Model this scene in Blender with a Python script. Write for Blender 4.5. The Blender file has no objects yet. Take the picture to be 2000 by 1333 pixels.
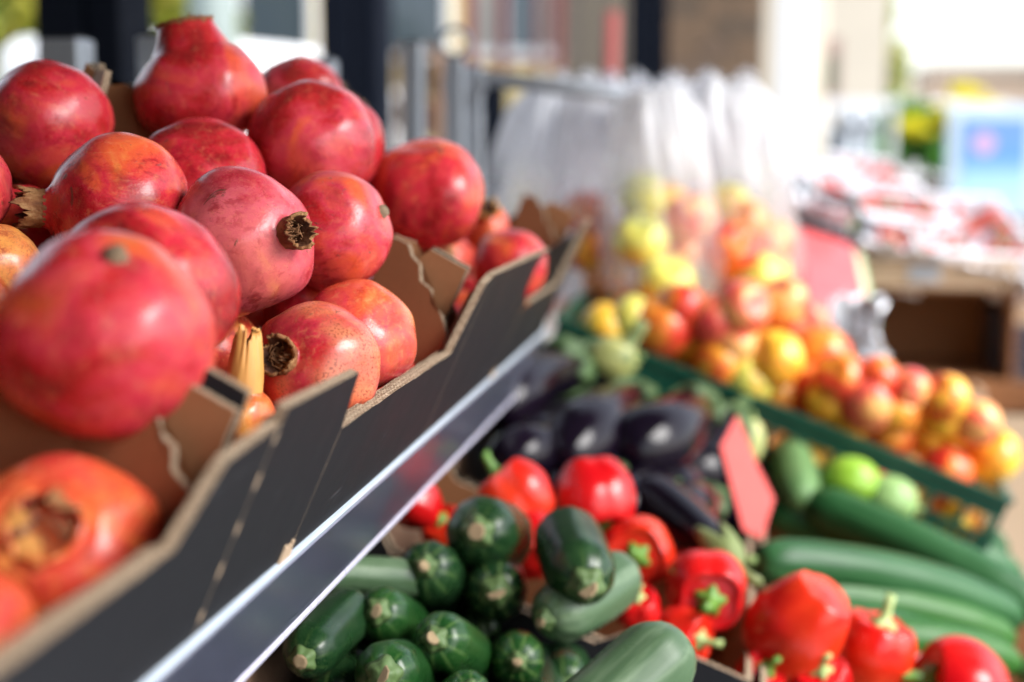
import bpy, bmesh, math, random
from mathutils import Vector, Matrix, noise, Euler
S = bpy.context.scene
COL = S.collection
rnd = random.Random(7)
V = Vector
PI = math.pi

# ---------------------------------------------------------------- camera
FPX = 2778.0                                   # focal length in pixels of the 2000 px wide photograph (50 mm)
PITCH = math.atan(.1456); YAW = math.atan(.178)
FW = V((-math.sin(YAW) * math.cos(PITCH), math.cos(YAW) * math.cos(PITCH), -math.sin(PITCH)))
RT = V((math.cos(YAW), math.sin(YAW), 0)); UP = RT.cross(FW)
CAM = V((0, 0, 1.5))
cd = bpy.data.cameras.new('camera'); cam = bpy.data.objects.new('camera', cd); COL.objects.link(cam)
cam.location = CAM; cam.rotation_euler = (PI / 2 - PITCH, 0, YAW)
cd.sensor_width = 36; cd.lens = FPX / 2000 * 36; cd.clip_start = .02; cd.clip_end = 800
cd.dof.use_dof = True; cd.dof.focus_distance = .90; cd.dof.aperture_fstop = 2.75; cd.dof.aperture_blades = 0
S.camera = cam

# ---------------------------------------------------------------- sky, sun, exposure
SUN_EL = math.radians(40); SUN_AZ = math.radians(-16)       # from +X (street side) towards +Y (away)
w = bpy.data.worlds.new('World'); S.world = w; w.use_nodes = True
nt = w.node_tree; nt.nodes.clear()
sky = nt.nodes.new('ShaderNodeTexSky'); sky.sky_type = 'NISHITA'; sky.sun_disc = False
sky.sun_elevation = SUN_EL; sky.sun_rotation = PI / 2 - SUN_AZ
sky.air_density = 1.0; sky.dust_density = 1.5; sky.ozone_density = 1.0
hs = nt.nodes.new('ShaderNodeHueSaturation'); hs.inputs['Saturation'].default_value = .42
bg = nt.nodes.new('ShaderNodeBackground'); bg.inputs['Strength'].default_value = .15
wo = nt.nodes.new('ShaderNodeOutputWorld')
nt.links.new(sky.outputs[0], hs.inputs['Color']); nt.links.new(hs.outputs[0], bg.inputs['Color']); nt.links.new(bg.outputs[0], wo.inputs[0])
sl = bpy.data.lights.new('sun', 'SUN'); sl.energy = 2.3; sl.angle = math.radians(34); sl.color = (1, .985, .96)
so = bpy.data.objects.new('sun', sl); COL.objects.link(so)
sdir = V((math.cos(SUN_AZ) * math.cos(SUN_EL), math.sin(SUN_AZ) * math.cos(SUN_EL), math.sin(SUN_EL)))
so.rotation_euler = sdir.to_track_quat('Z', 'Y').to_euler(); so.location = (4, 2, 4)
S.view_settings.view_transform = 'Standard'; S.view_settings.look = 'None'
S.view_settings.gamma = 1; S.view_settings.use_curve_mapping = False
S.view_settings.exposure = 1.5

# ---------------------------------------------------------------- geometry of the place
def at(px, py, d):
    """the world point seen at photo pixel (px, py), d metres in front of the camera"""
    return CAM + d * (FW + RT * ((px - 1000) / FPX) - UP * ((py - 666.5) / FPX))
def on_plane(px, py, o, n):
    v = at(px, py, 1) - CAM
    return CAM + v * ((o - CAM).dot(n) / v.dot(n))
A1 = math.radians(24)                          # slope of the upper shelf
A2 = math.radians(21)                          # slope of the lower shelf
UO = V((-.2664, 0, 1.2554))                    # upper shelf: front edge
ES = V((math.cos(A1), 0, -math.sin(A1))); EN = V((math.sin(A1), 0, math.cos(A1)))
LO = V((-.05, 0, 1.05))                        # lower boxes: a point in the plane of their rims
LS = V((math.cos(A2), 0, -math.sin(A2))); LN = V((math.sin(A2), 0, math.cos(A2)))
def low(px, py, h=0):
    return on_plane(px, py, LO + LN * h, LN)
def ray_y(px, py, Y):
    v = at(px, py, 1) - CAM
    return CAM + v * (Y / v.y)
def camdir(r, u, t):
    """a direction given as right, up, towards the camera"""
    return (RT * r + UP * u - FW * t).normalized()

# ---------------------------------------------------------------- object helpers
def tag(o, label=None, cat=None, group=None, kind=None):
    if label: o['label'] = label
    if cat: o['category'] = cat
    if group: o['group'] = group
    if kind: o['kind'] = kind
    return o
def thing(name, label, cat, loc=(0, 0, 0), group=None, rot=None):
    o = bpy.data.objects.new(name, None); COL.objects.link(o); o.location = loc
    o.empty_display_size = .05
    if rot is not None: o.rotation_euler = rot
    return tag(o, label, cat, group)
def mesh(name, vs, fs, mats=(), smooth=False, mi=None):
    m = bpy.data.meshes.new(name); m.from_pydata([tuple(v) for v in vs], [], fs)
    for x in mats: m.materials.append(x)
    if mi: m.polygons.foreach_set('material_index', mi)
    if smooth: m.polygons.foreach_set('use_smooth', [True] * len(m.polygons))
    m.update(); return m
def link(name, me, parent=None, loc=None, rot=None):
    o = bpy.data.objects.new(name, me); COL.objects.link(o)
    if parent is not None: o.parent = parent
    if loc is not None: o.location = loc
    if rot is not None: o.rotation_euler = rot
    return o
def orient(zdir, spin=0.0):
    """euler that turns local +Z to zdir"""
    q = V(zdir).normalized().to_track_quat('Z', 'Y')
    return (q.to_matrix() @ Matrix.Rotation(spin, 3, 'Z')).to_euler()
class MB:
    def __init__(s): s.v = []; s.f = []; s.m = []
    def quadbox(s, c, ax, ay, az, m=0):
        """box with centre c and half-axes"""
        c = V(c); b = len(s.v); ax = V(ax); ay = V(ay); az = V(az)
        for k in range(8):
            s.v.append(c + ax * (1 if k & 1 else -1) + ay * (1 if k & 2 else -1) + az * (1 if k & 4 else -1))
        for q in ((0, 2, 3, 1), (4, 5, 7, 6), (0, 1, 5, 4), (2, 6, 7, 3), (0, 4, 6, 2), (1, 3, 7, 5)):
            s.f.append(tuple(b + i for i in q)); s.m.append(m)
    def box(s, x0, x1, y0, y1, z0, z1, m=0):
        s.quadbox(((x0 + x1) / 2, (y0 + y1) / 2, (z0 + z1) / 2), ((x1 - x0) / 2, 0, 0), (0, (y1 - y0) / 2, 0), (0, 0, (z1 - z0) / 2), m)
    def tube(s, pts, r, n=10, m=0, cap=True):
        pts = [V(p) for p in pts]; b = len(s.v)
        rr = r if isinstance(r, (list, tuple)) else [r] * len(pts)
        ref = V((0, 0, 1))
        for i, p in enumerate(pts):
            t = (pts[min(i + 1, len(pts) - 1)] - pts[max(i - 1, 0)]).normalized()
            rf = ref if abs(t.dot(ref)) < .93 else V((1, 0, 0))
            a = t.cross(rf).normalized(); c = a.cross(t)
            for k in range(n):
                g = 2 * PI * k / n
                s.v.append(p + a * math.cos(g) * rr[i] + c * math.sin(g) * rr[i])
        for i in range(len(pts) - 1):
            for k in range(n):
                k2 = (k + 1) % n
                s.f.append((b + i * n + k, b + i * n + k2, b + (i + 1) * n + k2, b + (i + 1) * n + k)); s.m.append(m)
        if cap:
            s.f.append(tuple(b + k for k in range(n))[::-1]); s.m.append(m)
            e = b + (len(pts) - 1) * n; s.f.append(tuple(e + k for k in range(n))); s.m.append(m)
    def mesh(s, name, mats, smooth=False): return mesh(name, s.v, s.f, mats, smooth, s.m)
    def build(s, name, mats, parent=None, smooth=False, bevel=0):
        o = link(name, s.mesh(name, mats, smooth), parent)
        if bevel:
            md = o.modifiers.new('bevel', 'BEVEL'); md.width = bevel; md.segments = 2; md.limit_method = 'ANGLE'
        return o
def revolve(name, rings, n, mats, smooth=True, mi=None):
    """rings: list of functions phi -> Vector or (radius, z); first and last ring are closed with a pole"""
    vs = []; fs = []; mis = []
    for r in rings:
        for k in range(n):
            p = 2 * PI * k / n
            vs.append(r(p) if callable(r) else V((r[0] * math.cos(p), r[0] * math.sin(p), r[1])))
    for i in range(len(rings) - 1):
        for k in range(n):
            k2 = (k + 1) % n
            fs.append((i * n + k, i * n + k2, (i + 1) * n + k2, (i + 1) * n + k)); mis.append(mi(i) if mi else 0)
    for ring, rev in ((0, True), (len(rings) - 1, False)):
        c = sum((vs[ring * n + k] for k in range(n)), V((0, 0, 0))) / n; ci = len(vs); vs.append(c)
        for k in range(n):
            a, b = ring * n + k, ring * n + (k + 1) % n
            fs.append((b, a, ci) if rev else (a, b, ci)); mis.append(mi(ring if not rev else 0) if mi else 0)
    return mesh(name, vs, fs, mats, smooth, mis)

# ---------------------------------------------------------------- materials
class M:
    def __init__(s, name, rough=.5, spec=.5, col=(.5, .5, .5), metal=0, coat=0, trans=0, alpha=1):
        s.mat = bpy.data.materials.new(name); s.mat.use_nodes = True; s.nt = s.mat.node_tree
        s.b = s.nt.nodes['Principled BSDF']; s.b.inputs['Roughness'].default_value = rough
        s.b.inputs['Specular IOR Level'].default_value = spec; s.b.inputs['Base Color'].default_value = (*col, 1)
        s.b.inputs['Metallic'].default_value = metal; s.b.inputs['Coat Weight'].default_value = coat
        s.b.inputs['Transmission Weight'].default_value = trans
        s.co = None
    def n(s, t, **kw):
        x = s.nt.nodes.new(t)
        for k, v in kw.items(): setattr(x, k, v)
        return x
    def l(s, a, b): s.nt.links.new(a, b)
    def coord(s, scale=(1, 1, 1), loc=(0, 0, 0), kind='Object'):
        if s.co is None: s.co = s.n('ShaderNodeTexCoord')
        mp = s.n('ShaderNodeMapping'); s.l(s.co.outputs[kind], mp.inputs[0])
        mp.inputs['Scale'].default_value = scale; mp.inputs['Location'].default_value = loc
        return mp.outputs[0]
    def noise(s, scale, detail=3, rough=.55, vec=None, dist=0):
        x = s.n('ShaderNodeTexNoise'); x.inputs['Scale'].default_value = scale; x.inputs['Detail'].default_value = detail
        x.inputs['Roughness'].default_value = rough; x.inputs['Distortion'].default_value = dist
        s.l(vec if vec is not None else s.coord(), x.inputs['Vector']); return x.outputs['Fac']
    def vor(s, scale, vec=None, feature='F1'):
        x = s.n('ShaderNodeTexVoronoi', feature=feature); x.inputs['Scale'].default_value = scale
        s.l(vec if vec is not None else s.coord(), x.inputs['Vector']); return x.outputs['Distance']
    def ramp(s, fac, stops, interp='LINEAR'):
        x = s.n('ShaderNodeValToRGB'); x.color_ramp.interpolation = interp; e = x.color_ramp.elements
        while len(e) < len(stops): e.new(.5)
        for i, (p, c) in enumerate(stops):
            e[i].position = p; e[i].color = (*c, 1) if isinstance(c, (tuple, list)) else (c, c, c, 1)
        s.l(fac, x.inputs[0]); return x.outputs[0]
    def mix(s, fac, a, b, mode='MIX'):
        x = s.n('ShaderNodeMix', data_type='RGBA', blend_type=mode)
        for inp, v in ((x.inputs[0], fac), (x.inputs[6], a), (x.inputs[7], b)):
            if isinstance(v, (int, float)): inp.default_value = v
            elif isinstance(v, (tuple, list)): inp.default_value = (*v, 1)
            else: s.l(v, inp)
        return x.outputs[2]
    def math(s, op, a, b=0, c=0):
        x = s.n('ShaderNodeMath', operation=op)
        for i, v in enumerate((a, b, c)):
            if isinstance(v, (int, float)): x.inputs[i].default_value = v
            else: s.l(v, x.inputs[i])
        return x.outputs[0]
    def sep(s, vec):
        x = s.n('ShaderNodeSeparateXYZ'); s.l(vec, x.inputs[0]); return x.outputs
    def col(s, v): s.l(v, s.b.inputs['Base Color']); return s
    def rough(s, v): s.l(v, s.b.inputs['Roughness']); return s
    def bump(s, h, strength=.3, dist=.001):
        x = s.n('ShaderNodeBump'); x.inputs['Strength'].default_value = strength; x.inputs['Distance'].default_value = dist
        s.l(h, x.inputs['Height']); s.l(x.outputs[0], s.b.inputs['Normal']); return s

def plain(name, col, rough=.5, metal=0, var=.12, scale=20, bump=0, spec=.5, coat=0):
    m = M(name, rough, spec, col, metal, coat)
    nz = m.noise(scale, 4)
    m.col(m.mix(nz, tuple(c * (1 - var) for c in col), tuple(min(1, c * (1 + var)) for c in col)))
    m.rough(m.ramp(m.noise(scale * 2.3, 3), [(.3, max(0, rough - .07)), (.7, min(1, rough + .08))]))
    if bump: m.bump(m.noise(scale * 6, 4), bump, .002)
    return m.mat

def pome_skin(seed, warm=0.0, pale=0.0, dark=0.0, speck=0.0):
    """pomegranate rind: crimson clouded with pink, orange and yellow, fine speckles and scabs"""
    m = M('pomegranate_rind', .3, .42)
    L = (seed * 3.17 % 9, seed * 1.71 % 7, seed * .93 % 5)
    v1 = m.coord(loc=L); v2 = m.coord((1, 1, .33), L)
    cloud = m.noise(17, 5, .58, v1, .8)
    deep = (.19 - .07 * dark, .001, .006); red = (.40 - .12 * dark, .003, .012); rose = (.50, .012 + .03 * pale, .035 + .05 * pale); orange = (.62, .085, .025); yel = (.74, .32, .07)
    if pale > 1: deep, red, rose, orange = (.40, .012, .035), (.47, .035, .06), (.56, .085, .12), (.60, .12, .11)
    s = .17 * warm
    base = m.ramp(cloud, [(.34 - s, deep), (.45 - s - .05 * pale, red), (.55 - s - .06 * pale, rose), (.71 - s, orange), (.88 - s * .8, yel)])
    # fine meridional streaks
    st = m.ramp(m.noise(85, 4, .6, v2, .3), [(.38, 0.0), (.68, 1.0)])
    base = m.mix(m.math('MULTIPLY', st, .10 + .14 * warm), base, m.mix(.5, orange, rose))
    fine = m.ramp(m.noise(640, 3, .75, v1), [(.40, 0.0), (.62, 1.0)])
    base = m.mix(m.math('MULTIPLY', fine, .09 + .07 * pale), base, (.72, .22, .13))
    dk = m.ramp(m.noise(34, 4, .6, m.coord(loc=(L[1], L[0], 2))), [(.55, 0.0), (.72, 1.0)])
    base = m.mix(m.math('MULTIPLY', dk, .5 + .25 * dark), base, (.13, .002, .006))
    mot = m.ramp(m.noise(130, 6, .72, m.coord((1, 1, .55), (L[2], L[0], 1)), .5), [(.50, 0.0), (.60, 1.0)])
    mask = m.ramp(m.noise(26, 3, .5, m.coord(loc=(2, L[1], L[2]))), [(.42, .10), (.62, .8)])
    base = m.mix(m.math('MULTIPLY', m.math('MULTIPLY', mot, mask), .85), base, (.26 - .1 * dark, .004, .012))
    lite = m.ramp(m.noise(190, 5, .7, m.coord((1, 1, .4), (L[1], 3, L[0])), .6), [(.54, 0.0), (.66, 1.0)])
    base = m.mix(m.math('MULTIPLY', lite, .16 + .16 * warm), base, (.72, .26 + .05 * warm, .12))
    if speck:
        area = m.ramp(m.noise(22, 2, .5, m.coord(loc=(L[2], 4, L[0]))), [(.47, 0.0), (.60, 1.0)])
        base = m.mix(m.math('MULTIPLY', area, .42 * speck), base, (.66, .30, .13))
        dots = m.ramp(m.noise(640, 2, .6, v1), [(.53, 0.0), (.60, .9)])
        base = m.mix(m.math('MULTIPLY', m.math('MULTIPLY', dots, m.math('ADD', m.math('MULTIPLY', area, .8), .2)), .9 * speck), base, (.20, .035, .02))
    pits = m.ramp(m.vor(150, m.coord(loc=(1, L[0], L[1]))), [(.035, 1.0), (.075, 0.0)])
    base = m.mix(m.math('MULTIPLY', pits, .8), base, (.22, .06, .03))
    scab = m.ramp(m.noise(60, 5, .7, m.coord(loc=(L[2], L[1], 6)), 1.2), [(.645, 0.0), (.68, 1.0)])
    base = m.mix(m.math('MULTIPLY', scab, .75), base, (.11, .045, .022))
    m.col(base)
    m.rough(m.math('ADD', m.ramp(m.noise(40, 4, .6, v1), [(.3, .20), (.7, .36)]), m.math('MULTIPLY', scab, .3)))
    hh = m.math('ADD', m.math('ADD', m.math('MULTIPLY', m.noise(700, 2, .5, v1), .22), m.math('MULTIPLY', m.noise(22, 3, .5, v2), 1.6)), m.math('ADD', m.noise(60, 4, .55, v1), m.math('MULTIPLY', scab, .5)))
    m.bump(hh, .42, .0010)
    return m.mat
def calyx_mat(name, a, b, c=(.10, .04, .02)):
    m = M(name, .7, .3)
    z = m.noise(90, 5, .65, m.coord((1, 1, .35)))
    m.col(m.ramp(z, [(.3, c), (.5, a), (.72, b)])); m.bump(m.noise(260, 4, .6), .8, .002); return m.mat
CAL_DRY = calyx_mat('dry_calyx', (.22, .085, .03), (.44, .26, .11), (.08, .025, .012))
CAL_YEL = calyx_mat('yellow_calyx', (.62, .30, .06), (.72, .48, .17), (.42, .15, .04))
CAL_RED = calyx_mat('reddish_calyx', (.42, .05, .04), (.55, .22, .10), (.16, .03, .02))
CAL_IN = calyx_mat('calyx_cavity', (.07, .024, .012), (.14, .05, .02), (.02, .008, .005))
CAL_GOLD = plain('golden_crown', (.66, .32, .085), .5, scale=60, var=.2)
STAMEN = plain('dried_stamen', (.26, .12, .05), .8, scale=200, var=.3)
SCAR = plain('stem_wood', (.22, .15, .09), .85, scale=300, var=.4, bump=.6)
def cardboard(name, col, rough=.85, spots=0):
    m = M(name, rough, .12)
    fib = m.noise(230, 4, .6, m.coord((1, .25, 1)))
    c = m.mix(fib, tuple(x * .86 for x in col), tuple(x * 1.1 for x in col))
    big = m.noise(9, 4, .6)
    c = m.mix(m.ramp(big, [(.35, .0), (.75, .35)]), c, tuple(x * .72 for x in col))
    scr = m.ramp(m.noise(38, 4, .7, m.coord((1, .09, .5), (3, 1, 2)), 2), [(.66, 0.0), (.70, 1.0)])
    if spots: c = m.mix(m.math('MULTIPLY', scr, .30), c, (.10, .10, .11))
    m.col(c); m.bump(m.noise(420, 3, .6), .25, .0006)
    m.rough(m.ramp(big, [(.3, rough - .18), (.7, rough)])); return m.mat
CB_OUT = cardboard('charcoal_printed_cardboard', (.015, .015, .0175), .7, 1)
CB_IN = cardboard('kraft_cardboard', (.30, .135, .062), .9)
CB_TAN = cardboard('pale_kraft_cardboard', (.55, .40, .27), .85)
def edge_mat():
    m = M('corrugated_cut_edge', .9, .2)
    uv = m.sep(m.coord(kind='UV'))
    u, v = uv[0], uv[1]
    wav = m.math('SINE', m.math('ADD', m.math('MULTIPLY', u, 2 * PI / .0062), m.math('MULTIPLY', m.noise(50, 2), 4)))
    # two flutes, three liners
    v2 = m.math('FRACT', m.math('MULTIPLY', v, 2.0))
    dist = m.math('ABSOLUTE', m.math('SUBTRACT', m.math('SUBTRACT', v2, .5), m.math('MULTIPLY', wav, .34)))
    line = m.ramp(dist, [(.07, 1.0), (.17, 0.0)])
    liner = m.ramp(m.math('ABSOLUTE', m.math('SUBTRACT', v2, .5)), [(.38, 0.0), (.44, 1.0)])
    k = m.math('MAXIMUM', line, liner)
    torn = m.noise(420, 4, .7)
    k = m.math('MINIMUM', 1.0, m.math('ADD', k, m.ramp(torn, [(.46, .0), (.62, .9)])))
    m.col(m.mix(k, (.17, .105, .06), m.mix(torn, (.38, .28, .185), (.54, .42, .30))))
    m.bump(m.math('ADD', k, torn), .8, .0015)
    return m.mat
CB_EDGE = edge_mat()
STEEL = plain('galvanised_steel', (.34, .37, .41), .5, .55, scale=60)
STEEL_D = plain('dull_painted_steel', (.28, .31, .35), .5, .3, scale=30)
DARK_PAINT = plain('dark_navy_painted_metal', (.004, .006, .012), .7, scale=8, spec=.08)
BLACK_P = plain('black_plastic', (.012, .012, .014), .4, scale=30)
WHITE_P = plain('white_painted_metal', (.80, .81, .82), .45, scale=10, var=.05)
WOODB = plain('brown_painted_board', (.16, .09, .055), .7, scale=25, var=.25, bump=.3)

# ================================================================= SETTING
def ground():
    m = M('pavement_stone', .8, .3)
    n1 = m.noise(3, 5)
    m.col(m.mix(m.noise(40, 4), m.mix(n1, (.20, .19, .17), (.28, .265, .24)), (.24, .23, .21)))
    m.bump(m.noise(60, 4), .3, .004)
    o = link('ground', mesh('ground', [(-300, -300, 0), (300, -300, 0), (300, 500, 0), (-300, 500, 0)], [(0, 1, 2, 3)], [m.mat]))
    tag(o, kind='structure')
    m2 = M('street_asphalt', .9, .3)
    m2.col(m2.mix(m2.noise(120, 3), (.05, .05, .052), (.075, .075, .075)))
    r = link('road', mesh('road', [(3.6, -300, .004), (12, -300, .004), (12, 500, .004), (3.6, 500, .004)], [(0, 1, 2, 3)], [m2.mat]))
    tag(r, kind='structure')
    k = MB(); k.box(3.45, 3.6, -60, 120, -.05, .12); o = k.build('kerb', [plain('kerb_stone', (.42, .41, .38), .8, scale=12)]); tag(o, kind='structure')
ground()

# arcade posts behind the stall
for i, (px, py, d, wpx, lab) in enumerate([
        (190, 100, 2.7, 170, 'square dark navy arcade post behind the left pomegranates, nearest of the dark posts'),
        (698, 100, 4.2, 118, 'square dark navy arcade post right behind the back pomegranates, middle of the row'),
        (950, 200, 5.9, 72, 'slim dark navy arcade post just left of the hanging white bags'),
        (1272, 60, 6.4, 84, 'dark navy arcade post beside the brown brick pillar')]):
    p = at(px, py, d); hw = wpx * d / FPX / 2
    t = thing('arcade_post', lab, 'post', (p.x, p.y, 0), 'dark posts of the arcade behind the stall')
    b = MB(); z1 = 2.75 if i != 2 else 1.72
    b.box(-hw, hw * .1, -hw, hw, .012, z1); b.build('post_shaft', [DARK_PAINT], t, bevel=.006)
    b = MB(); b.box(hw * .16, hw, -hw * .9, hw * .9, .012, z1 - .002); b.build('post_channel', [DARK_PAINT], t, bevel=.006)
    b = MB(); b.box(hw * .1, hw * .16, -hw * .55, hw * .55, .012, z1 - .004); b.build('seam_strip', [STEEL_D], t)
    b = MB(); b.box(-hw - .03, hw + .03, -hw - .03, hw + .03, 0, .012); b.build('base_plate', [STEEL_D], t)

# brick pillar, laid brick by brick
def brick_pillar():
    p = at(1400, 100, 5.6); hw = .18
    t = thing('brick_pillar', 'brown brick pillar standing between the dark post and the white downpipe', 'pillar', (p.x, p.y, 0))
    mort = plain('mortar', (.20, .165, .125), .9, scale=60, bump=.5)
    b = MB(); b.box(-hw + .008, hw - .008, -hw + .008, hw - .008, 0, 2.7); b.build('mortar_core', [mort], t)
    bm = []
    for k, c in enumerate([(.16, .10, .06), (.11, .075, .05), (.20, .14, .085), (.14, .09, .06)]):
        bm.append(plain('brown_brick', c, .85, scale=70, var=.2, bump=.6))
    hz = .065; pitch = .0775
    me = {}
    def br(x0, x1, y0, y1, z, k):
        key = (round(x1 - x0, 3), round(y1 - y0, 3), k)
        if key not in me:
            q = MB(); q.box(-(x1 - x0) / 2, (x1 - x0) / 2, -(y1 - y0) / 2, (y1 - y0) / 2, 0, hz)
            me[key] = q.mesh('brick', [bm[k]])
        link('brick', me[key], t, ((x0 + x1) / 2, (y0 + y1) / 2, z))
    for r in range(34):
        z = .01 + r * pitch; e = .012
        xs = [(-hw, -.065), (-.055, .055), (.065, hw)] if r % 2 else [(-hw, -.005), (.005, hw)]
        for x0, x1 in xs:
            br(x0, x1, -hw, -hw + .09 + rnd.uniform(-.002, .002), z, rnd.randrange(4))
            br(x0, x1, hw - .09, hw, z, rnd.randrange(4))
        for sx in (-1, 1):
            a, b_ = (hw - .09, hw) if sx > 0 else (-hw, -hw + .09)
            br(a, b_, -hw + .10, -.005, z, rnd.randrange(4)); br(a, b_, .005, hw - .10, z, rnd.randrange(4))
brick_pillar()

# canopy over the stall, above the frame
def canopy():
    t = thing('shop_canopy', 'dark canopy roof sheltering the stall from above', 'canopy', (0, 0, 2.75))
    m = plain('canopy_board', (.10, .09, .085), .8, scale=4)
    b = MB(); b.box(-2.1, 1.15, -2.2, 2.6, .0, .07); b.build('roof_board', [m], t)
    b = MB(); b.box(1.15, 1.19, -2.2, 2.6, -.04, .10); b.build('fascia', [DARK_PAINT], t)
canopy()
def light_blocking_walls():  # added unseen walls that cut the light from the left and behind
    m = plain('added_dark_wall', (.12, .085, .06), .85, scale=6, var=.25)
    b = MB(); b.box(-2.1, -1.9, -2.4, 1.6, 0, 2.745); t = b.build('wall', [m]); tag(t, 'unseen dark brown wall left of the frame, added to block side light', 'wall')
    b = MB(); b.box(-1.895, 1.1, -2.4, -2.2, 0, 2.745); t = b.build('wall', [m]); tag(t, 'unseen dark brown wall behind the viewer, added to block light from behind', 'wall')
light_blocking_walls()

# tall white downpipe / post by the pillar
def white_post():
    p = at(1558, 150, 4.6)
    t = thing('white_post', 'tall white painted post right of the brick pillar', 'post', (p.x, p.y, 0))
    b = MB(); b.box(-.07, .035, -.07, .07, .01, 2.75); b.build('post_shaft', [WHITE_P], t, bevel=.012)
    b = MB(); b.box(.04, .085, -.03, .05, .01, 2.74); b.build('side_channel', [plain('cream_paint', (.70, .62, .50), .6, scale=5)], t, bevel=.006)
    b = MB(); b.box(-.1, .11, -.1, .1, 0, .01); b.build('base_plate', [STEEL_D], t)
white_post()

# ---- things beyond the arcade on the left
def leafcloud(name, parent, c, rad, n, size, mats, seed=1, kind=None):
    r = random.Random(seed); vs = []; fs = []; mi = []
    lumps = [V((r.gauss(0, .45) * rad[0], r.gauss(0, .45) * rad[1], r.gauss(0, .4) * rad[2])) for _ in range(16)]
    for i in range(n):
        l = r.choice(lumps)
        q = V((r.gauss(0, 1), r.gauss(0, 1), r.gauss(0, 1))).normalized() * r.random() ** .4
        p = V(c) + l + V((q.x * rad[0], q.y * rad[1], q.z * rad[2])) * .42
        e = Euler((r.uniform(0, 6.3), r.uniform(0, 6.3), r.uniform(0, 6.3))).to_matrix()
        s = size * r.uniform(.6, 1.3); b = len(vs)
        for u, v_ in ((-1, 0), (-.1, -.45), (1, 0), (-.1, .45)):
            vs.append(p + e @ V((u * s, v_ * s, .12 * s * (1 - u * u))))
        fs.append((b, b + 1, b + 2, b + 3)); mi.append(r.randrange(len(mats)))
    return link(name, mesh(name, vs, fs, mats, False, mi), parent)
def leaf_mat(name, col):
    m = M(name, .5, .4); m.col(m.mix(m.noise(3, 2), tuple(c * .7 for c in col), col))
    tr = m.n('ShaderNodeBsdfTranslucent'); tr.inputs[0].default_value = (*[min(1, c * 1.5) for c in col], 1)
    mx = m.n('ShaderNodeMixShader'); mx.inputs[0].default_value = .4
    out = m.nt.nodes['Material Output']; m.l(m.b.outputs[0], mx.inputs[1]); m.l(tr.outputs[0], mx.inputs[2]); m.l(mx.outputs[0], out.inputs[0])
    return m.mat
LEAF = [leaf_mat('leaf_green', (.06, .12, .02)), leaf_mat('leaf_yellow_green', (.22, .24, .03)), leaf_mat('leaf_olive', (.11, .13, .03))]
LEAFY = [leaf_mat('leaf_bright', (.30, .34, .03)), leaf_mat('leaf_yellow', (.40, .36, .05)), leaf_mat('leaf_mid', (.16, .22, .04))]
BARK = plain('bark', (.10, .075, .05), .9, scale=20, bump=.6, var=.3)
def tree(x, y, h, cr, label, mats, seed, n=5000):
    t = thing('tree', label, 'tree', (x, y, 0), 'trees beyond the arcade')
    b = MB(); b.tube([(0, 0, 0), (.05, 0, h * .3), (0, .06, h * .6)], [.13, .10, .05], 9); b.build('trunk', [BARK], t, True)
    b = MB()
    for k in range(5):
        a = k * 1.3; b.tube([(0, 0, h * (.3 + .05 * k)), (math.cos(a) * cr * .6, math.sin(a) * cr * .6, h * (.52 + .06 * k))], [.05, .015], 6)
    b.build('limb', [BARK], t, True)
    leafcloud('crown', t, (0, 0, h * .62), (cr, cr, h * .40), n, .11, mats, seed)
tree(-7.6, 12.2, 4.6, 1.7, 'leafy yellow green tree at the far left behind the posts', LEAFY, 3, 9000)
tree(-6.2, 13.0, 4.4, 1.0, 'bright yellow green tree seen between the first two dark posts', LEAFY, 5, 7000)
tree(-9.6, 17.0, 6.0, 2.2, 'olive green tree further back at the left edge', LEAF, 6, 8000)

def house(name, x0, x1, y, depth, h, wall, label, wins, roof=None):
    t = thing(name, label, 'building', ((x0 + x1) / 2, y, 0)); hw = (x1 - x0) / 2
    b = MB(); b.box(-hw, hw, 0, depth, 0, h); b.build('wall', [wall], t)
    b = MB(); b.box(-hw - .2, hw + .2, -.2, depth + .2, h + .003, h + .25); b.build('roof', [roof or plain('roof_tile', (.25, .13, .09), .8)], t)
    fr = WHITE_P; gl = M('window_glass', .06, .5, (.06, .08, .10)).mat
    for (cx, cz, ww, wh) in wins:
        b = MB(); 
        b.box(cx - ww / 2 - .07, cx + ww / 2 + .07, -.06, -.003, cz - wh / 2 - .07, cz - wh / 2); b.box(cx - ww / 2 - .07, cx + ww / 2 + .07, -.06, -.003, cz + wh / 2, cz + wh / 2 + .07)
        b.box(cx - ww / 2 - .07, cx - ww / 2, -.058, -.004, cz - wh / 2, cz + wh / 2); b.box(cx + ww / 2, cx + ww / 2 + .07, -.058, -.004, cz - wh / 2, cz + wh / 2)
        wd = b.build('window', [fr], t)
        b = MB(); b.box(cx - ww / 2, cx + ww / 2, -.03, -.004, cz - wh / 2, cz + wh / 2); b.build('pane', [gl], wd)
CREAM = plain('cream_render', (.66, .58, .42), .8, scale=2)
YELW = plain('yellow_render', (.62, .50, .26), .8, scale=2)
PALE = plain('pale_render', (.85, .82, .77), .8, scale=2, var=.05)
house('house', -7.2, -1.6, 16, 5, 4.6, YELW, 'yellow cream building far behind the posts', [(-1.2, 2.9, .8, 1.0), (.4, 2.9, .8, 1.0), (1.9, 2.9, .8, 1.0), (-1.2, 1.2, .8, 1.2)])
house('house', -30, -10.5, 27, 6, 6, plain('ochre_render', (.26, .23, .10), .8, scale=2), 'ochre building at the far left beyond the trees', [(-5 + 2.5 * k, 3.6, 1.1, 1.4) for k in range(5)])
house('house', 4.2, 9.5, 38, 6, 3.0, plain('peach_render', (.80, .60, .45), .8, scale=2), 'low peach building closing the bright street at the right', [(-1.8 + 1.8 * k, 1.0, .8, 1.0) for k in range(3)], plain('pale_roof', (.6, .5, .42), .8))
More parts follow.
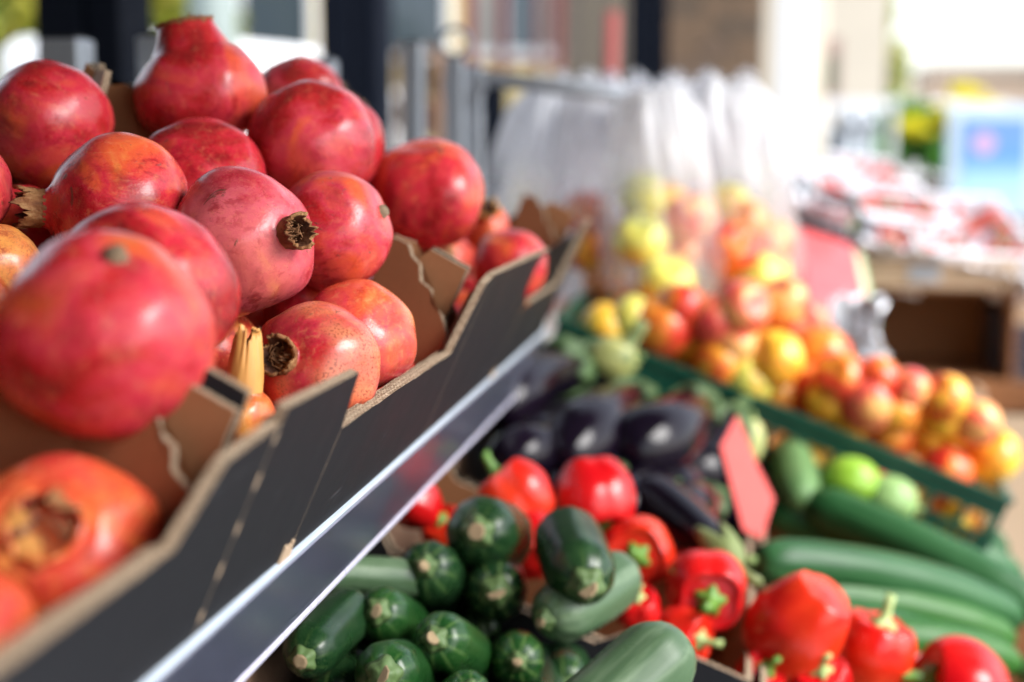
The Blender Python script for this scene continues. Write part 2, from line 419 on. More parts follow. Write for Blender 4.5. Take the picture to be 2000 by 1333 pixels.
tree(1.95, 26, 3.2, .42, 'thin yellow green tree standing in the bright street', LEAFY, 8, 1500)
house('house', -.15, 1.05, 13.5, 3, 3.4, plain('sand_render', (.56, .50, .41), .8, scale=2), 'narrow cream building standing directly behind the tall white post', [(.25, 1.2, .4, .7)], plain('pale_roof', (.6, .5, .42), .8))
house('house', 12, 20, 31, 8, 7.5, CREAM, 'cream building across the street at the right edge', [(-3 + 2 * k, z, .9, 1.3) for k in range(4) for z in (1.0, 6.2)])

def van(label, loc, rz, L=4.6, W=1.9, H=2.1, body=None):
    t = thing('white_van', label, 'van', loc, None, (0, 0, rz))
    body = body or M('white_car_paint', .25, .5, (.82, .83, .84), coat=.6).mat
    gl = M('car_glass', .04, .6, (.02, .025, .03)).mat; rb = plain('tyre_rubber', (.02, .02, .02), .8); rim = plain('wheel_rim', (.5, .5, .52), .35, .8)
    prof = [(-L / 2, .35), (-L / 2, H - .1), (-L / 2 + .15, H), (L / 2 - 1.5, H), (L / 2 - .75, 1.25), (L / 2 - .12, 1.05), (L / 2, .8), (L / 2, .35)]
    vs = []; n = len(prof)
    for s in (-1, 1):
        for (x, z) in prof: vs.append((x, s * W / 2 * (1 if z < 1.3 else .93), z))
    fs = [tuple(range(n))[::-1], tuple(range(n, 2 * n))] + [(i, (i + 1) % n, n + (i + 1) % n, n + i) for i in range(n)]
    fs = [f[::-1] for f in fs]
    o = link('body', mesh('body', vs, fs, [body]), t)
    md = o.modifiers.new('bevel', 'BEVEL'); md.width = .06; md.segments = 3
    q = MB(); a = V((L / 2 - 1.47, 0, H - .04)); c = V((L / 2 - .78, 0, 1.3)); nrm = V((.75, 0, .69)).normalized()
    q.quadbox((a + c) / 2 + nrm * .012, (c - a) / 2 * .9, (0, W * .42, 0), nrm * .006); q.build('windscreen', [gl], t)
    for s in (-1, 1):
        q = MB(); q.box(.35, L / 2 - 1.35, s * W / 2 * .965 - .006, s * W / 2 * .965 + .006, 1.3, H - .3); q.build('side_window', [gl], t)
        for x in (-L / 2 + .9, L / 2 - .85):
            q = MB(); q.tube([(x, s * (W / 2 - .2), .34), (x, s * (W / 2 + .01), .34)], .34, 24); wl = q.build('wheel', [rb], t)
            q = MB(); q.tube([(x, s * (W / 2 + .005), .34), (x, s * (W / 2 + .025), .34)], .2, 20); q.build('rim', [rim], wl)
        q = MB(); q.quadbox((L / 2 - .02, s * W * .36, .85), (.03, 0, 0), (0, .14, 0), (0, 0, .09)); q.build('headlight', [M('lamp_lens', .08, .8, (.85, .87, .9)).mat], t, bevel=.02)
        q = MB(); q.quadbox((-L / 2 + .02, s * W * .44, 1.1), (.03, 0, 0), (0, .07, 0), (0, 0, .2)); q.build('tail_light', [plain('tail_lens', (.45, .01, .01), .2)], t)
van('white van parked behind the stall, seen left of the second dark post', (at(535, 200, 9.8).x, at(535, 200, 9.8).y, 0), math.radians(78), 4.2, 1.15, 2.05)
van('white van parked along the kerb in the bright street', (4.7, 18.5, 0), math.radians(-90), 5.0, 2.0, 2.3)
van('second white van further down the bright street', (2.85, 24.5, 0), math.radians(-90), 4.4, 1.9, 2.0)

def grey_column():
    p = at(418, 100, 6.2)
    t = thing('grey_column', 'round grey green column seen between the first two dark posts', 'column', (p.x, p.y, 0))
    b = MB(); b.tube([(0, 0, 0.05), (0, 0, 2.8)], .105, 28); b.build('shaft', [plain('grey_green_paint', (.17, .21, .20), .6, scale=4)], t, True)
    b = MB(); b.box(-.16, .16, -.16, .16, 0, .05); b.build('base', [STEEL_D], t)
grey_column()

def red_frame():
    d = 7.4
    p = at(1010, 170, d)
    t = thing('red_window_frame', 'dark red timber window frame standing behind the hanging bags', 'window frame', (p.x, p.y, 0))
    red = plain('dark_red_timber', (.22, .035, .03), .5, scale=20, var=.2)
    s = d / FPX; g = plain('grey_film', (.40, .38, .34), .6, scale=8)
    zc = p.z; 
    def z(py): return at(1010, py, d).z
    def x(px): return (px - 1010) * s
    for (a, b_) in ((905, 926), (975, 987), (1048, 1056), (1084, 1098)):
        q = MB(); q.box(x(a), x(b_), -.03, .03, .05, 2.72); q.build('stile', [red], t)
    for (za, zb, m) in ((z(128), z(117), red), (z(112), z(96), WHITE_P)):
        for (a, b_) in ((926, 975), (987, 1048), (1056, 1084)):
            q = MB(); q.box(x(a) + .001, x(b_) - .001, -.022, .022, za, zb); q.build('rail', [m], t)
    for (a, b_) in ((926, 975), (1056, 1084)):
        q = MB(); q.box(x(a) + .001, x(b_) - .001, -.008, .008, z(96) + .001, 2.7); q.build('panel', [g], t)
    q = MB(); q.box(x(905), x(1098), -.05, .05, 0, .05); q.build('sill', [red], t)
red_frame()
def shutters():
    d = 7.0; s = d / FPX; p = at(1165, 80, d)
    t = thing('slatted_screen', 'grey brown slatted screen behind the bags, left of the brick pillar', 'screen', (p.x, p.y, 0))
    cols = [(.12, .10, .08), (.20, .165, .13), (.09, .085, .085), (.24, .20, .15)]
    ms = [plain('weathered_board', c, .8, scale=12, var=.2, bump=.3) for c in cols]
    for k in range(13):
        q = MB(); x0 = (1100 + k * 11 - 1165) * s; q.box(x0 + .002, x0 + 11 * s - .002, -.012 - .006 * (k % 2), .012, .05, 2.7); q.build('board', [ms[(k * 3) % 4]], t)
    q = MB(); q.box((1098 - 1165) * s, (1246 - 1165) * s, .013, .05, .4, .5); q.box((1098 - 1165) * s, (1246 - 1165) * s, .013, .05, 2.2, 2.3); q.build('crossbar', [ms[2]], t)
shutters()
def pole():
    a = at(1192, 175, 3.4); b_ = at(1196, 25, 3.4); d = b_ - a
    t = thing('red_broom', 'reddish brown pole of a broom leaning up behind the bags', 'broom', (a - d * 6.5 + V((0, 0, 0))))
    bot = V((0, 0, 0)); top = b_ - t.location
    # keep the foot on the ground
    k = t.location.z / d.z; t.location = t.location - d * k; top = b_ - t.location
    q = MB(); q.tube([(0, 0, .12), top], .0175, 12); q.build('handle', [plain('reddish_wood', (.24, .05, .04), .5, scale=30)], t, True)
    q = MB(); q.box(-.14, .14, -.03, .03, .1, .14); q.build('head', [WOODB], t)
    q = MB()
    for i in range(60): q.tube([(rnd.uniform(-.13, .13), rnd.uniform(-.025, .025), .1), (rnd.uniform(-.14, .14), rnd.uniform(-.04, .04), .0)], .002, 4)
    o = q.build('bristles', [BLACK_P], t); tag(o, kind='stuff')
pole()
def brown_cabinet():
    d = 6.6; s = d / FPX; p = at(835, 250, d)
    t = thing('planter_shelf', 'brown timber shelf with a leafy pot behind the steel uprights', 'shelf', (p.x, p.y, 0))
    q = MB(); q.box(-45 * s, -39 * s, -.15, .15, 0, p.z + 150 * s); q.box(24 * s, 30 * s, -.15, .15, 0, p.z + 150 * s); q.build('side_board', [WOODB], t)
    for z in (0.3, 1.1, p.z - 20 * s, p.z + 140 * s):
        q = MB(); q.box(-39 * s + .001, 24 * s - .001, -.149, .149, z, z + .03); q.build('shelf_board', [WOODB], t)
    pt = thing('potted_plant', 'small leafy plant in a red brown pot on the timber shelf', 'potted plant', (p.x, p.y, p.z - 20 * s + .03))
    o = link('pot', revolve('pot', [(.05, 0), (.07, .12), (.075, .12), (.075, .14), (.062, .14), (.058, .1), (.01, .1)], 20, [plain('terracotta', (.30, .09, .05), .8)]), pt)
    leafcloud('foliage', pt, (0, 0, .24), (.11, .09, .13), 260, .035, LEAF, 11)
brown_cabinet()

# ---- bright street on the right
def railing():
    d = 6.4; s = d / FPX; p = at(1600, 205, d)
    t = thing('white_railing', 'white railing running across behind the white post', 'railing', (p.x, p.y, 0))
    z = p.z; x1 = 150 * s
    q = MB(); q.box(-.18, x1, -.02, .02, z - .025, z + .025); q.build('top_rail', [WHITE_P], t)
    q = MB(); q.box(-.18, x1, -.015, .015, .12, .15); q.build('bottom_rail', [WHITE_P], t)
    for k in range(6):
        q = MB(); x = -.16 + k * (x1 + .14) / 5; q.box(x - .012, x + .012, -.013, .013, .151, z - .026); q.build('baluster', [WHITE_P], t)
    b = thing('framed_notice', 'small dark green notice in a brownish frame above the white railing', 'notice', (p.x + 15 * s, p.y, z + .026))
    q = MB(); q.box(-.055, .055, -.012, .012, .0, .27); q.build('frame', [plain('pinkish_brown_frame', (.40, .27, .23), .5)], b)
    q = MB(); q.box(-.035, .035, -.018, -.0125, .03, .19); q.build('notice_sheet', [plain('dark_green_print', (.10, .13, .08), .5, var=.5, scale=30)], b)
railing()
def stands():
    for k, (px, lab) in enumerate([(1655, 'grey steel bollard with a round top, left of the pair near the shrub'), (1692, 'grey steel bollard with a round top, right of the pair near the shrub')]):
        p = at(px, 225, 5.6 + .2 * k)
        t = thing('bollard', lab, 'bollard', (p.x, p.y, 0), 'bollards by the planter')
        b = MB(); b.tube([(0, 0, .02), (0, 0, p.z - .06)], .032, 18); b.build('shaft', [STEEL], t, True)
        link('cap', revolve('cap', [(.03, p.z - .06), (.045, p.z - .05), (.045, p.z - .02), (.03, p.z + .02), (.01, p.z + .03)], 18, [STEEL]), t)
        b = MB(); b.box(-.07, .07, -.07, .07, 0, .02); b.build('foot', [STEEL_D], t)
stands()
def planter():
    p = at(1815, 330, 6.6)
    t = thing('planter', 'dark brown planter box under the green and yellow shrub', 'planter', (p.x, p.y, 0))
    pm = plain('dark_brown_planter', (.075, .045, .03), .7, var=.3)
    for x in (-.22, .22):
        b = MB(); b.box(x - .02, x + .02, -.17, .17, 0, 1.30); b.build('side_panel', [pm], t)
    for k in range(6):
        b = MB(); b.box(-.199, .199, -.165, -.14, .02 + k * .21, .215 + k * .21); b.build('slat', [pm], t)
    b = MB(); b.box(-.199, .199, .14, .165, .02, 1.29); b.build('back_panel', [pm], t)
    b = MB(); b.box(-.198, .198, -.139, .139, 1.15, 1.25); b.build('soil', [plain('soil', (.05, .035, .02), .95)], t)
    sh = thing('flowering_shrub', 'green shrub with yellow leaves growing from the brown planter', 'shrub', (p.x, p.y, 1.26))
    leafcloud('foliage', sh, (-.02, 0, .2), (.30, .18, .19), 2600, .035, [leaf_mat('shrub_leaf', (.10, .34, .04)), leaf_mat('shrub_leaf_dark', (.07, .18, .03))], 21)
    leafcloud('yellow_leaves', sh, (.09, -.05, .30), (.20, .12, .09), 900, .03, [leaf_mat('yellow_leaf', (.82, .68, .03))], 22)
    b = MB()
    for k in range(6): b.tube([(0, 0, -.02), (rnd.uniform(-.15, .15), rnd.uniform(-.08, .08), .25)], .006, 6)
    b.build('stem', [BARK], sh)
    q = at(1630, 330, 6.0)
    s2 = thing('low_shrub', 'low dark green shrub at the foot of the white railing', 'shrub', (q.x, q.y, 0))
    leafcloud('foliage', s2, (0, 0, q.z - .08), (.12, .12, .16), 500, .035, LEAF, 25)
    b = MB(); b.tube([(0, 0, 0), (0, 0, q.z - .1)], [.02, .01], 7); b.build('stem', [BARK], s2)
planter()
def poster():
    d = 5.0; p = at(1940, 300, d); s = d / FPX
    t = thing('poster_board', 'pale blue poster board on two legs at the right edge', 'poster board', (p.x, p.y, 0))
    zt = at(1940, 205, d).z; zb = at(1940, 425, d).z
    fr = plain('pale_blue_panel', (.55, .68, .80), .5, var=.04)
    q = MB(); q.box(-88 * s, 88 * s, 0, .03, zb, zt); q.build('panel', [fr], t, bevel=.008)
    m = M('blue_print', .35)
    xyz = m.sep(m.coord())
    g = m.ramp(m.math('MULTIPLY_ADD', xyz[2], 3.4, -3.4 * (zb + .02) / 1), [(.1, (.50, .78, .92)), (.42, (.36, .62, .88)), (.62, (.14, .34, .78)), (.95, (.17, .33, .80))])
    dx = m.math('ADD', m.math('POWER', m.math('SUBTRACT', xyz[0], -18 * s), 2), m.math('POWER', m.math('SUBTRACT', xyz[2], zt - 75 * s), 2))
    blob = m.ramp(m.math('SQRT', dx), [(.030, 1.0), (.045, 0.0)])
    m.col(m.mix(m.math('MULTIPLY', blob, .8), g, (.78, .42, .68)))
    q = MB(); q.box(-60 * s, 62 * s, -.004, -.001, zb + .05, zt - .05); q.build('poster', [m.mat], t)
    for sx in (-1, 1):
        q = MB(); q.box(sx * 70 * s - .015, sx * 70 * s + .015, .031, .06, 0, zt - .05); q.build('leg', [WHITE_P], t)
poster()

# ================================================================= UPPER STALL TIER
def upper_stand():
    t = thing('display_stand', 'sloping steel fruit stand carrying the pomegranate boxes, with upright tubes at its back', 'display stand', UO, None, (0, A1, 0))
    b = MB(); b.box(-.47, -.004, -.35, 1.715, -.022, -.004); b.build('shelf', [STEEL_D], t)
    b = MB(); b.box(-.47, -.45, -.35, 1.715, -.06, -.0225); b.box(-.03, -.008, -.35, 1.712, -.06, -.0225); b.build('shelf_beam', [STEEL_D], t)
    inv = Matrix.Rotation(-A1, 4, 'Y')
    def loc(p): return inv @ (p - UO)
    for (px, py, d, wpx, ztop) in [(132, 78, 1.55, 78, None), (303, 72, 1.6, 58, None), (630, 118, 1.85, 50, None), (808, 84, 1.98, 36, None)]:
        p = at(px, py, d); hw = wpx * d / FPX / 2; q = MB()
        top = loc(p); bot = loc(V((p.x, p.y, .02)))
        ax = inv @ V((hw, 0, 0)); ay = V((0, hw, 0))
        q.quadbox((top + bot) / 2, ax, ay, (top - bot) / 2); o = q.build('upright', [STEEL], t, bevel=.003)
        q = MB(); q.quadbox(top + (inv @ V((0, 0, .0015))), ax * .8, ay * .8, inv @ V((0, 0, .0014))); q.build('end_cap', [BLACK_P], o)
    for x, ys in ((-.44, (0.0, 1.6)), (-.05, (-.2, .75, 1.68))):
        for y in ys:
            p = UO + ES * x + V((0, y, 0)) - EN * .06; q = MB()
            a, c = loc(V((p.x, p.y, p.z))), loc(V((p.x, p.y, 0)))
            q.quadbox((a + c) / 2, inv @ V((.015, 0, 0)), V((0, .015, 0)), (a - c) / 2); q.build('leg', [STEEL_D], t)
    # back panel below the shelf
    q = MB(); a = UO - ES * .04 - EN * .075
    p0, p1 = loc(V((a.x - .02, 0, a.z - .02))), loc(V((a.x - .02, 0, .9)))
    q.quadbox((p0 + p1) / 2 + V((0, .7, 0)), inv @ V((.006, 0, 0)), V((0, .98, 0)), (p0 - p1) / 2); q.build('apron_panel', [WOODB], t)
upper_stand()

def price_rail():
    top = V((-.264, 0, 1.2608)); bot = V((-.2818, 0, 1.2025)); v = bot - top; L = v.length; vd = v.normalized()
    nd = V((-vd.z, 0, vd.x)); nd = nd if nd.x > 0 else -nd
    t = thing('price_rail', 'long grey plastic price strip clipped along the front of the pomegranate boxes', 'price strip', top)
    def strip(name, prof, mat, y0, y1, skew, smooth=False):
        """prof: closed outline in (down, out); skew: how much the far end is cut back at the bottom"""
        vs = []; n = len(prof)
        N = 24
        for k in range(N + 1):
            for (dn, ou) in prof:
                y = y0 + (y1 - y0) * k / N + (skew * dn / L if k == N else 0)
                vs.append(vd * dn + nd * ou + V((0, y, 0)))
        fs = []
        for k in range(N):
            for i in range(n):
                j = (i + 1) % n; fs.append((k * n + i, k * n + j, (k + 1) * n + j, (k + 1) * n + i))
        fs.append(tuple(range(n))[::-1]); fs.append(tuple(N * n + i for i in range(n)))
        me = mesh(name, vs, fs, [mat]); bm = bmesh.new(); bm.from_mesh(me); bmesh.ops.recalc_face_normals(bm, faces=bm.faces[:]); bm.to_mesh(me); bm.free()
        o = link(name, me, t); return o
    m = M('lavender_grey_plastic', .28, .5)
    m.col(m.mix(m.noise(14, 4), (.27, .27, .35), (.35, .35, .44)))
    scr = m.ramp(m.noise(60, 5, .7, m.coord((1, .25, 1)), 2), [(.62, .0), (.72, 1.0)])
    m.rough(m.math('ADD', m.math('MULTIPLY', scr, .25), .22)); m.bump(scr, .12, .0005)
    strip('backing_strip', [(0, 0), (L, 0), (L, -.003), (0, -.003)], m.mat, .1, 1.717, 0)
    ridge = M('pale_rail_edge', .22, .6); ridge.col(ridge.mix(ridge.noise(30, 4), (.34, .40, .47), (.50, .56, .64)))
    strip('top_ridge', [(-.002, -.003), (-.0035, .0), (-.003, .0025), (-.001, .0035), (.0015, .003), (.003, .0012), (.0, .0003), (-.001, -.003)], ridge.mat, .1, 1.7175, 0)
    strip('lower_lip', [(L - .004, .0008), (L - .004, .0035), (L - .001, .005), (L + .002, .0045), (L + .003, .0), (L + .0003, -.003), (L + .0003, .0006)], plain('pale_lilac_edge', (.42, .41, .50), .3, scale=30), .1, 1.655, 0)
    cl = bpy.data.materials.new('clear_plastic_cover'); cl.use_nodes = True; nt = cl.node_tree; nt.nodes.clear()
    o = nt.nodes.new('ShaderNodeOutputMaterial'); g = nt.nodes.new('ShaderNodeBsdfGlossy'); g.inputs['Roughness'].default_value = .2; g.inputs['Color'].default_value = (.9, .92, 1, 1)
    tr = nt.nodes.new('ShaderNodeBsdfTransparent'); mx = nt.nodes.new('ShaderNodeMixShader'); fr = nt.nodes.new('ShaderNodeFresnel'); fr.inputs[0].default_value = 1.28
    tc = nt.nodes.new('ShaderNodeTexCoord'); nz = nt.nodes.new('ShaderNodeTexNoise'); nz.inputs['Scale'].default_value = 25; bp = nt.nodes.new('ShaderNodeBump'); bp.inputs['Strength'].default_value = .15; bp.inputs['Distance'].default_value = .004
    nt.links.new(tc.outputs['Object'], nz.inputs[0]); nt.links.new(nz.outputs[0], bp.inputs['Height']); nt.links.new(bp.outputs[0], g.inputs['Normal'])
    nt.links.new(fr.outputs[0], mx.inputs[0]); nt.links.new(tr.outputs[0], mx.inputs[1]); nt.links.new(g.outputs[0], mx.inputs[2]); nt.links.new(mx.outputs[0], o.inputs[0])
    strip('clear_cover', [(.006, .0022), (L - .0065, .0045), (L - .0065, .0038), (.006, .0015)], cl, .1, 1.7165, -.0)
    red = plain('red_sheet', (.62, .05, .09), .6, scale=40, var=.2)
    # red patch behind the cover, painting in a red reflection on the strip
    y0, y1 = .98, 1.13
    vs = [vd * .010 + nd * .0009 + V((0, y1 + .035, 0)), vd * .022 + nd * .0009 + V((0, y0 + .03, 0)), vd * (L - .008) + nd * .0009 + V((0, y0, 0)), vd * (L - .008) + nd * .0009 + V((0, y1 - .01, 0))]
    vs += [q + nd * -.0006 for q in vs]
    o = link('red_sheet', mesh('red_sheet', vs, [(0, 3, 2, 1), (4, 5, 6, 7), (0, 1, 5, 4), (1, 2, 6, 5), (2, 3, 7, 6), (3, 0, 4, 7)], [red]), t)
price_rail()

def panel(name, outline, th, org, U, W_, mats, parent, jag=0.0, seed=0):
    """a cut cardboard sheet: outline in (u, v); faces out (+U x W_), in, and the corrugated cut edge"""
    r = random.Random(seed)
    pts = []
    n = len(outline)
    for i in range(n):
        a = V(outline[i]); b = V(outline[(i + 1) % n]); L = (b - a).length; k = max(1, int(L / .007)) if jag else 1
        for q in range(k):
            p = a.lerp(b, q / k)
            if jag and q: p = p + V((r.uniform(-1, 1), r.uniform(-1, 1))) * jag
            pts.append(p)
    U = V(U); W_ = V(W_); N = U.cross(W_).normalized(); org = V(org)
    m = bpy.data.meshes.new(name); bm = bmesh.new(); uvl = bm.loops.layers.uv.new('UVMap')
    f = [bm.verts.new(org + U * p.x + W_ * p.y) for p in pts]; g = [bm.verts.new(org + U * p.x + W_ * p.y - N * th) for p in pts]
    a = bm.faces.new(f); a.material_index = 0
    c = bm.faces.new(g[::-1]); c.material_index = 1
    s = 0
    for i in range(len(pts)):
        j = (i + 1) % len(pts); L = (pts[j] - pts[i]).length
        q = bm.faces.new((f[j], f[i], g[i], g[j])); q.material_index = 2
        for lp, uv in zip(q.loops, ((s + L, 0), (s, 0), (s, 1), (s + L, 1))): lp[uvl].uv = uv
        s += L
    bmesh.ops.triangulate(bm, faces=[a, c], ngon_method='BEAUTY')
    bm.normal_update(); bm.to_mesh(m); bm.free()
    for x in mats: m.materials.append(x)
    return link(name, m, parent)

def fruit_box(y0, W, hl, hr, low_l, low_r, u1, u2, u3, u4, label, D=.365, seed=0, hlo=.086):
    """one pomegranate box.  front profile along y: post (0..u1) dropping to the low cut (u2..u3) and rising to the far post (u4..W)"""
    t = thing('fruit_box', label, 'cardboard box', UO + V((0, y0, 0)) + EN * .0, 'charcoal pomegranate boxes on the upper shelf', (0, A1, 0))
    th = .0055; mats = [CB_OUT, CB_IN, CB_EDGE]
    # front wall in three folded sections
    panel('front_panel', [(0, 0), (u1 - .0006, 0), (u1 - .0006, low_l + (hl - low_l) * .0 + .0), (u1, hl - .003), (0, hl)], th, (0, 0, 0), (0, 1, 0), (0, 0, 1), mats, t, 0, seed) if False else None
    g = .0001
    panel('front_panel', [(0, 0), (u2 - g, 0), (u2 - g, low_l), (u1, hl - .004), (0, hl)], th, (0, 0, 0), (0, 1, 0), (0, 0, 1), mats, t)
    panel('front_panel', [(u2, 0), (u3, 0), (u3, low_r), (u2, low_l)], th, (.0001, 0, 0), (0, 1, 0), (0, 0, 1), mats, t, .0005, seed + 1)
    panel('front_panel', [(u3 + g, 0), (W, 0), (W, hr), (u4, hr - .004), (u3 + g, low_r)], th, (0, 0, 0), (0, 1, 0), (0, 0, 1), mats, t)
    # inner ply of the front, slightly lower
    panel('inner_ply', [(th, .002), (W - th, .002), (W - th, hr - .02), (u4 + .01, hr - .016), (u3 + .012, low_r - .004), (u2 - .01, low_l - .004), (u1 - .012, hl - .014), (th, hl - .012)], .0045, (-th - .0006, 0, 0), (0, 1, 0), (0, 0, 1), [CB_OUT, CB_IN, CB_EDGE], t, .0004, seed + 2)
    # side walls (t = distance from the front)
    def side(hf, wav=0):
        return [(0, 0), (D, 0), (D, hf - .002), (D - .052, hf), (D - .064, hf - .022), (D - .082, hlo + .006), (D - .10, hlo), (.10, hlo), (.085, hlo + .008), (.07, hf - .01), (.060, hf + .012), (.035, hf + .016), (.025, hf + .010), (0, hf + .018)]
    P1 = side(hl)
    panel('side_panel', [(min(u, D - .02), v) for u, v in P1], th, (-D, 0.0006, 0), (1, 0, 0), (0, 0, 1), mats, t, .0003, seed + 3)
    P2 = [(D - u, v) for u, v in side(hr)][::-1]
    panel('side_panel', [(max(u, .02), v) for u, v in P2], th, (0, W - .0006, 0), (-1, 0, 0), (0, 0, 1), mats, t, .0003, seed + 4)
    panel('back_panel', [(0, 0), (W, 0), (W, hr - .012), (W - .1, hr - .02), (W - .13, hlo), (.13, hlo), (.1, hl - .02), (0, hl - .012)], th, (-D, W, 0), (0, -1, 0), (0, 0, 1), mats, t, .0003, seed + 5)
    panel('torn_flap', [(0, 0), (.045, .002), (.052, .018), (.040, .034), (.018, .030), (.004, .036)], .005, (-D + .012, W - .012, hr - .012), V((.55, -.8, .1)).normalized(), (0, 0, 1), [CB_TAN, CB_IN, CB_EDGE], t, .0008, seed + 9)
    panel('base_panel', [(th, th), (D - th, th), (D - th, W - th), (th, W - th)], .004, (-D, 0, .004), (1, 0, 0), (0, 1, 0), [CB_IN, CB_OUT, CB_EDGE], t)
    # diagonal corner gussets at the front, wavy top edge
    for sgn, hh, yy, uu in ((1, hr, W, W - u3), (-1, hl, 0, u2)):
        a = V((-.085, yy - sgn * (th + .001), 0)); b = V((-th - .006, yy - sgn * .026, 0)); e = (b - a); L = e.length; e.normalize()
        top = [(0, hh - .004), (.22 * L, hh - .003), (.30 * L, hh - .010), (.42 * L, hh - .013), (.50 * L, hh - .024), (.64 * L, hh - .026), (.70 * L, hh - .036), (.86 * L, hh - .040), (L, hh - .052)]
        ol = [(0, .003), (L, .003)] + top[::-1]
        if sgn > 0: panel('corner_gusset', ol, .005, a, e, (0, 0, 1), [CB_IN, CB_IN, CB_EDGE], t, .0008, seed + 6)
        else:
            ol2 = [(L - u, v) for u, v in ol][::-1]
            panel('corner_gusset', ol2, .005, b, -e, (0, 0, 1), [CB_IN, CB_IN, CB_EDGE], t, .0008, seed + 7)
    # torn perforation tabs along the far seam
    for k in range(5 if seed == 10 else 0):
        z = .018 + k * .024
        q = MB(); q.box(-.004, .0004, W - .0012, W + .0006, z, z + .006 + .002 * (k % 2)); q.build('torn_tab', [CB_TAN], t)
    # small torn hole with ragged plies near the foot of the near post
    q = MB(); r = random.Random(seed)
    for k in range(5): q.box(.0004, .0018, u2 - .020 + k * .004, u2 - .0175 + k * .004, .006, .010 + r.random() * .012)
    q.build('torn_ply', [CB_TAN], t)
    return t
fruit_box(.150, .460, .125, .124, .085, .086, .125, .140, .372, .398, 'charcoal cardboard fruit box nearest the camera at the lower left', seed=10)
fruit_box(.611, .4632, .132, .148, .090, .089, .122, .138, .420, .444, 'charcoal cardboard fruit box in the middle, with the sharp corrugated cut-out edge', seed=20)
fruit_box(1.075, .60, .149, .158, .083, .080, .305, .292, .545, .575, 'charcoal cardboard fruit box farthest along the upper shelf, above the rail end', seed=30)

# ---------------------------------------------------------------- pomegranates
def pome_mesh(R, seed, neck=.22, neck_len=.18, tall=1.0, facets=6, fa=.03):
    """body of revolution with flat facets, a stem dimple at -Z and a neck at +Z"""
    r = random.Random(seed); off = V((seed * 1.3, seed * .7, seed * 2.1)); ph = r.uniform(0, 6)
    N, K = 64, 46
    def ring(th):
        # th from 0 (stem pole) to PI (crown pole)
        def f(p):
            base = math.sin(th)
            z = -math.cos(th)
            rr = abs(base) ** .93
            z = z * .90 * tall
            if th < .5: z += .05 * math.cos(th / .5 * PI / 2) ** 2          # dimple
            fac = 1 + fa * math.cos(facets * p + ph) * base + fa * .8 * math.cos(3 * p + ph * 2) * base
            d = V((rr * fac * math.cos(p), rr * fac * math.sin(p), z))
            k = 1 + .05 * noise.noise(d * 1.1 + off) + .022 * noise.noise(d * 3 + off)
            return d * k * R
        return f
    rings = []
    th_end = PI - math.asin(min(.99, neck * 1.35))
    for i in range(1, K):
        rings.append(ring(th_end * i / (K - 1)))
    # neck
    last = rings[-1]
    zt = sum(last(2 * PI * k / 8).z for k in range(8)) / 8
    for j in range(1, 9):
        u = j / 8
        def g(p, u=u):
            a = last(p); ra = V((a.x, a.y, 0)).length; rad = ra + (neck * R - ra) * (1 - (1 - u) ** (1.3 if neck > .42 else 2.2))
            ph2 = p
            wob = 1 + .04 * noise.noise(V((math.cos(p), math.sin(p), u)) * 2 + off)
            return V((math.cos(p) * rad * wob, math.sin(p) * rad * wob, a.z + (zt + neck_len * R - a.z) * u))
        rings.append(g)
    top = rings[-1]
    for kk, dz in ((.90, -.02), (.86, -.5), (.80, -1.0), (.6, -1.35), (.25, -1.45)):      # hollow under the crown
        rings.append(lambda p, kk=kk, dz=dz: V((top(p).x * kk, top(p).y * kk, top(p).z + dz * neck * R)))
    me = revolve('rind', rings, N, [])
    return me, zt + neck_len * R
def calyx_mesh(rad, h, flare, lobes, seed, th=.0022, ragged=0.0, depth=.6, mats=(), base=.30, pw=.8):
    r = random.Random(seed); off = V((seed, seed * 2.2, 1)); N = 72; ph = r.uniform(0, 6)
    def hh(p):
        k = abs(math.cos(lobes * (p + ph) / 2)) ** pw
        return h * (base + (1 - base) * k) * (1 + ragged * noise.noise(V((math.cos(p) * 3, math.sin(p) * 3, seed)) * 2))
    def wall(u, inner):
        def f(p):
            k = hh(p) * u
            fl = rad + flare * (u ** 1.8) * (.6 + .6 * abs(math.cos(lobes * (p + ph) / 2))) + ragged * .15 * rad * noise.noise(V((math.cos(p) * 4, math.sin(p) * 4, u * 3)) + off)
            fl -= th if inner else 0
            return V((math.cos(p) * fl, math.sin(p) * fl, k + (0 if not inner else 0)))
        return f
    rings = [lambda p: V((math.cos(p) * rad * 1.03, math.sin(p) * rad * 1.03, -.35 * rad))] + [wall(u, False) for u in (0, .2, .4, .6, .8, .93, 1)]
    rings += [wall(u, True) for u in (.98, .9, .7, .45, .2, 0)]
    rings += [lambda p, k=k: V((math.cos(p) * (rad - th) * k, math.sin(p) * (rad - th) * k, -depth * rad * (1 - k * k * .7))) for k in (.95, .8, .5, .2)]
    return revolve('calyx', rings, N, mats, mi=lambda i: 0 if i < 8 else (1 if len(mats) < 3 or i < 13 else 2))
def stamens(rad, h, seed, n=26):
    r = random.Random(seed); b = MB()
    for k in range(n):
        a = r.uniform(0, 6.28); q = rad * r.uniform(.2, .85); a2 = a + r.uniform(-1, 1)
        b.tube([(math.cos(a) * q * .8, math.sin(a) * q * .8, -rad * .5), (math.cos(a) * q, math.sin(a) * q, h * .1), (math.cos(a2) * q * .8, math.sin(a2) * q * .8, h * r.uniform(.3, .75))], [.0005, .0004, .0003], 5)
        if k % 2: p = (math.cos(a2) * q * .8, math.sin(a2) * q * .8, h * .5)
    return b.mesh('stamens', [STAMEN], True)

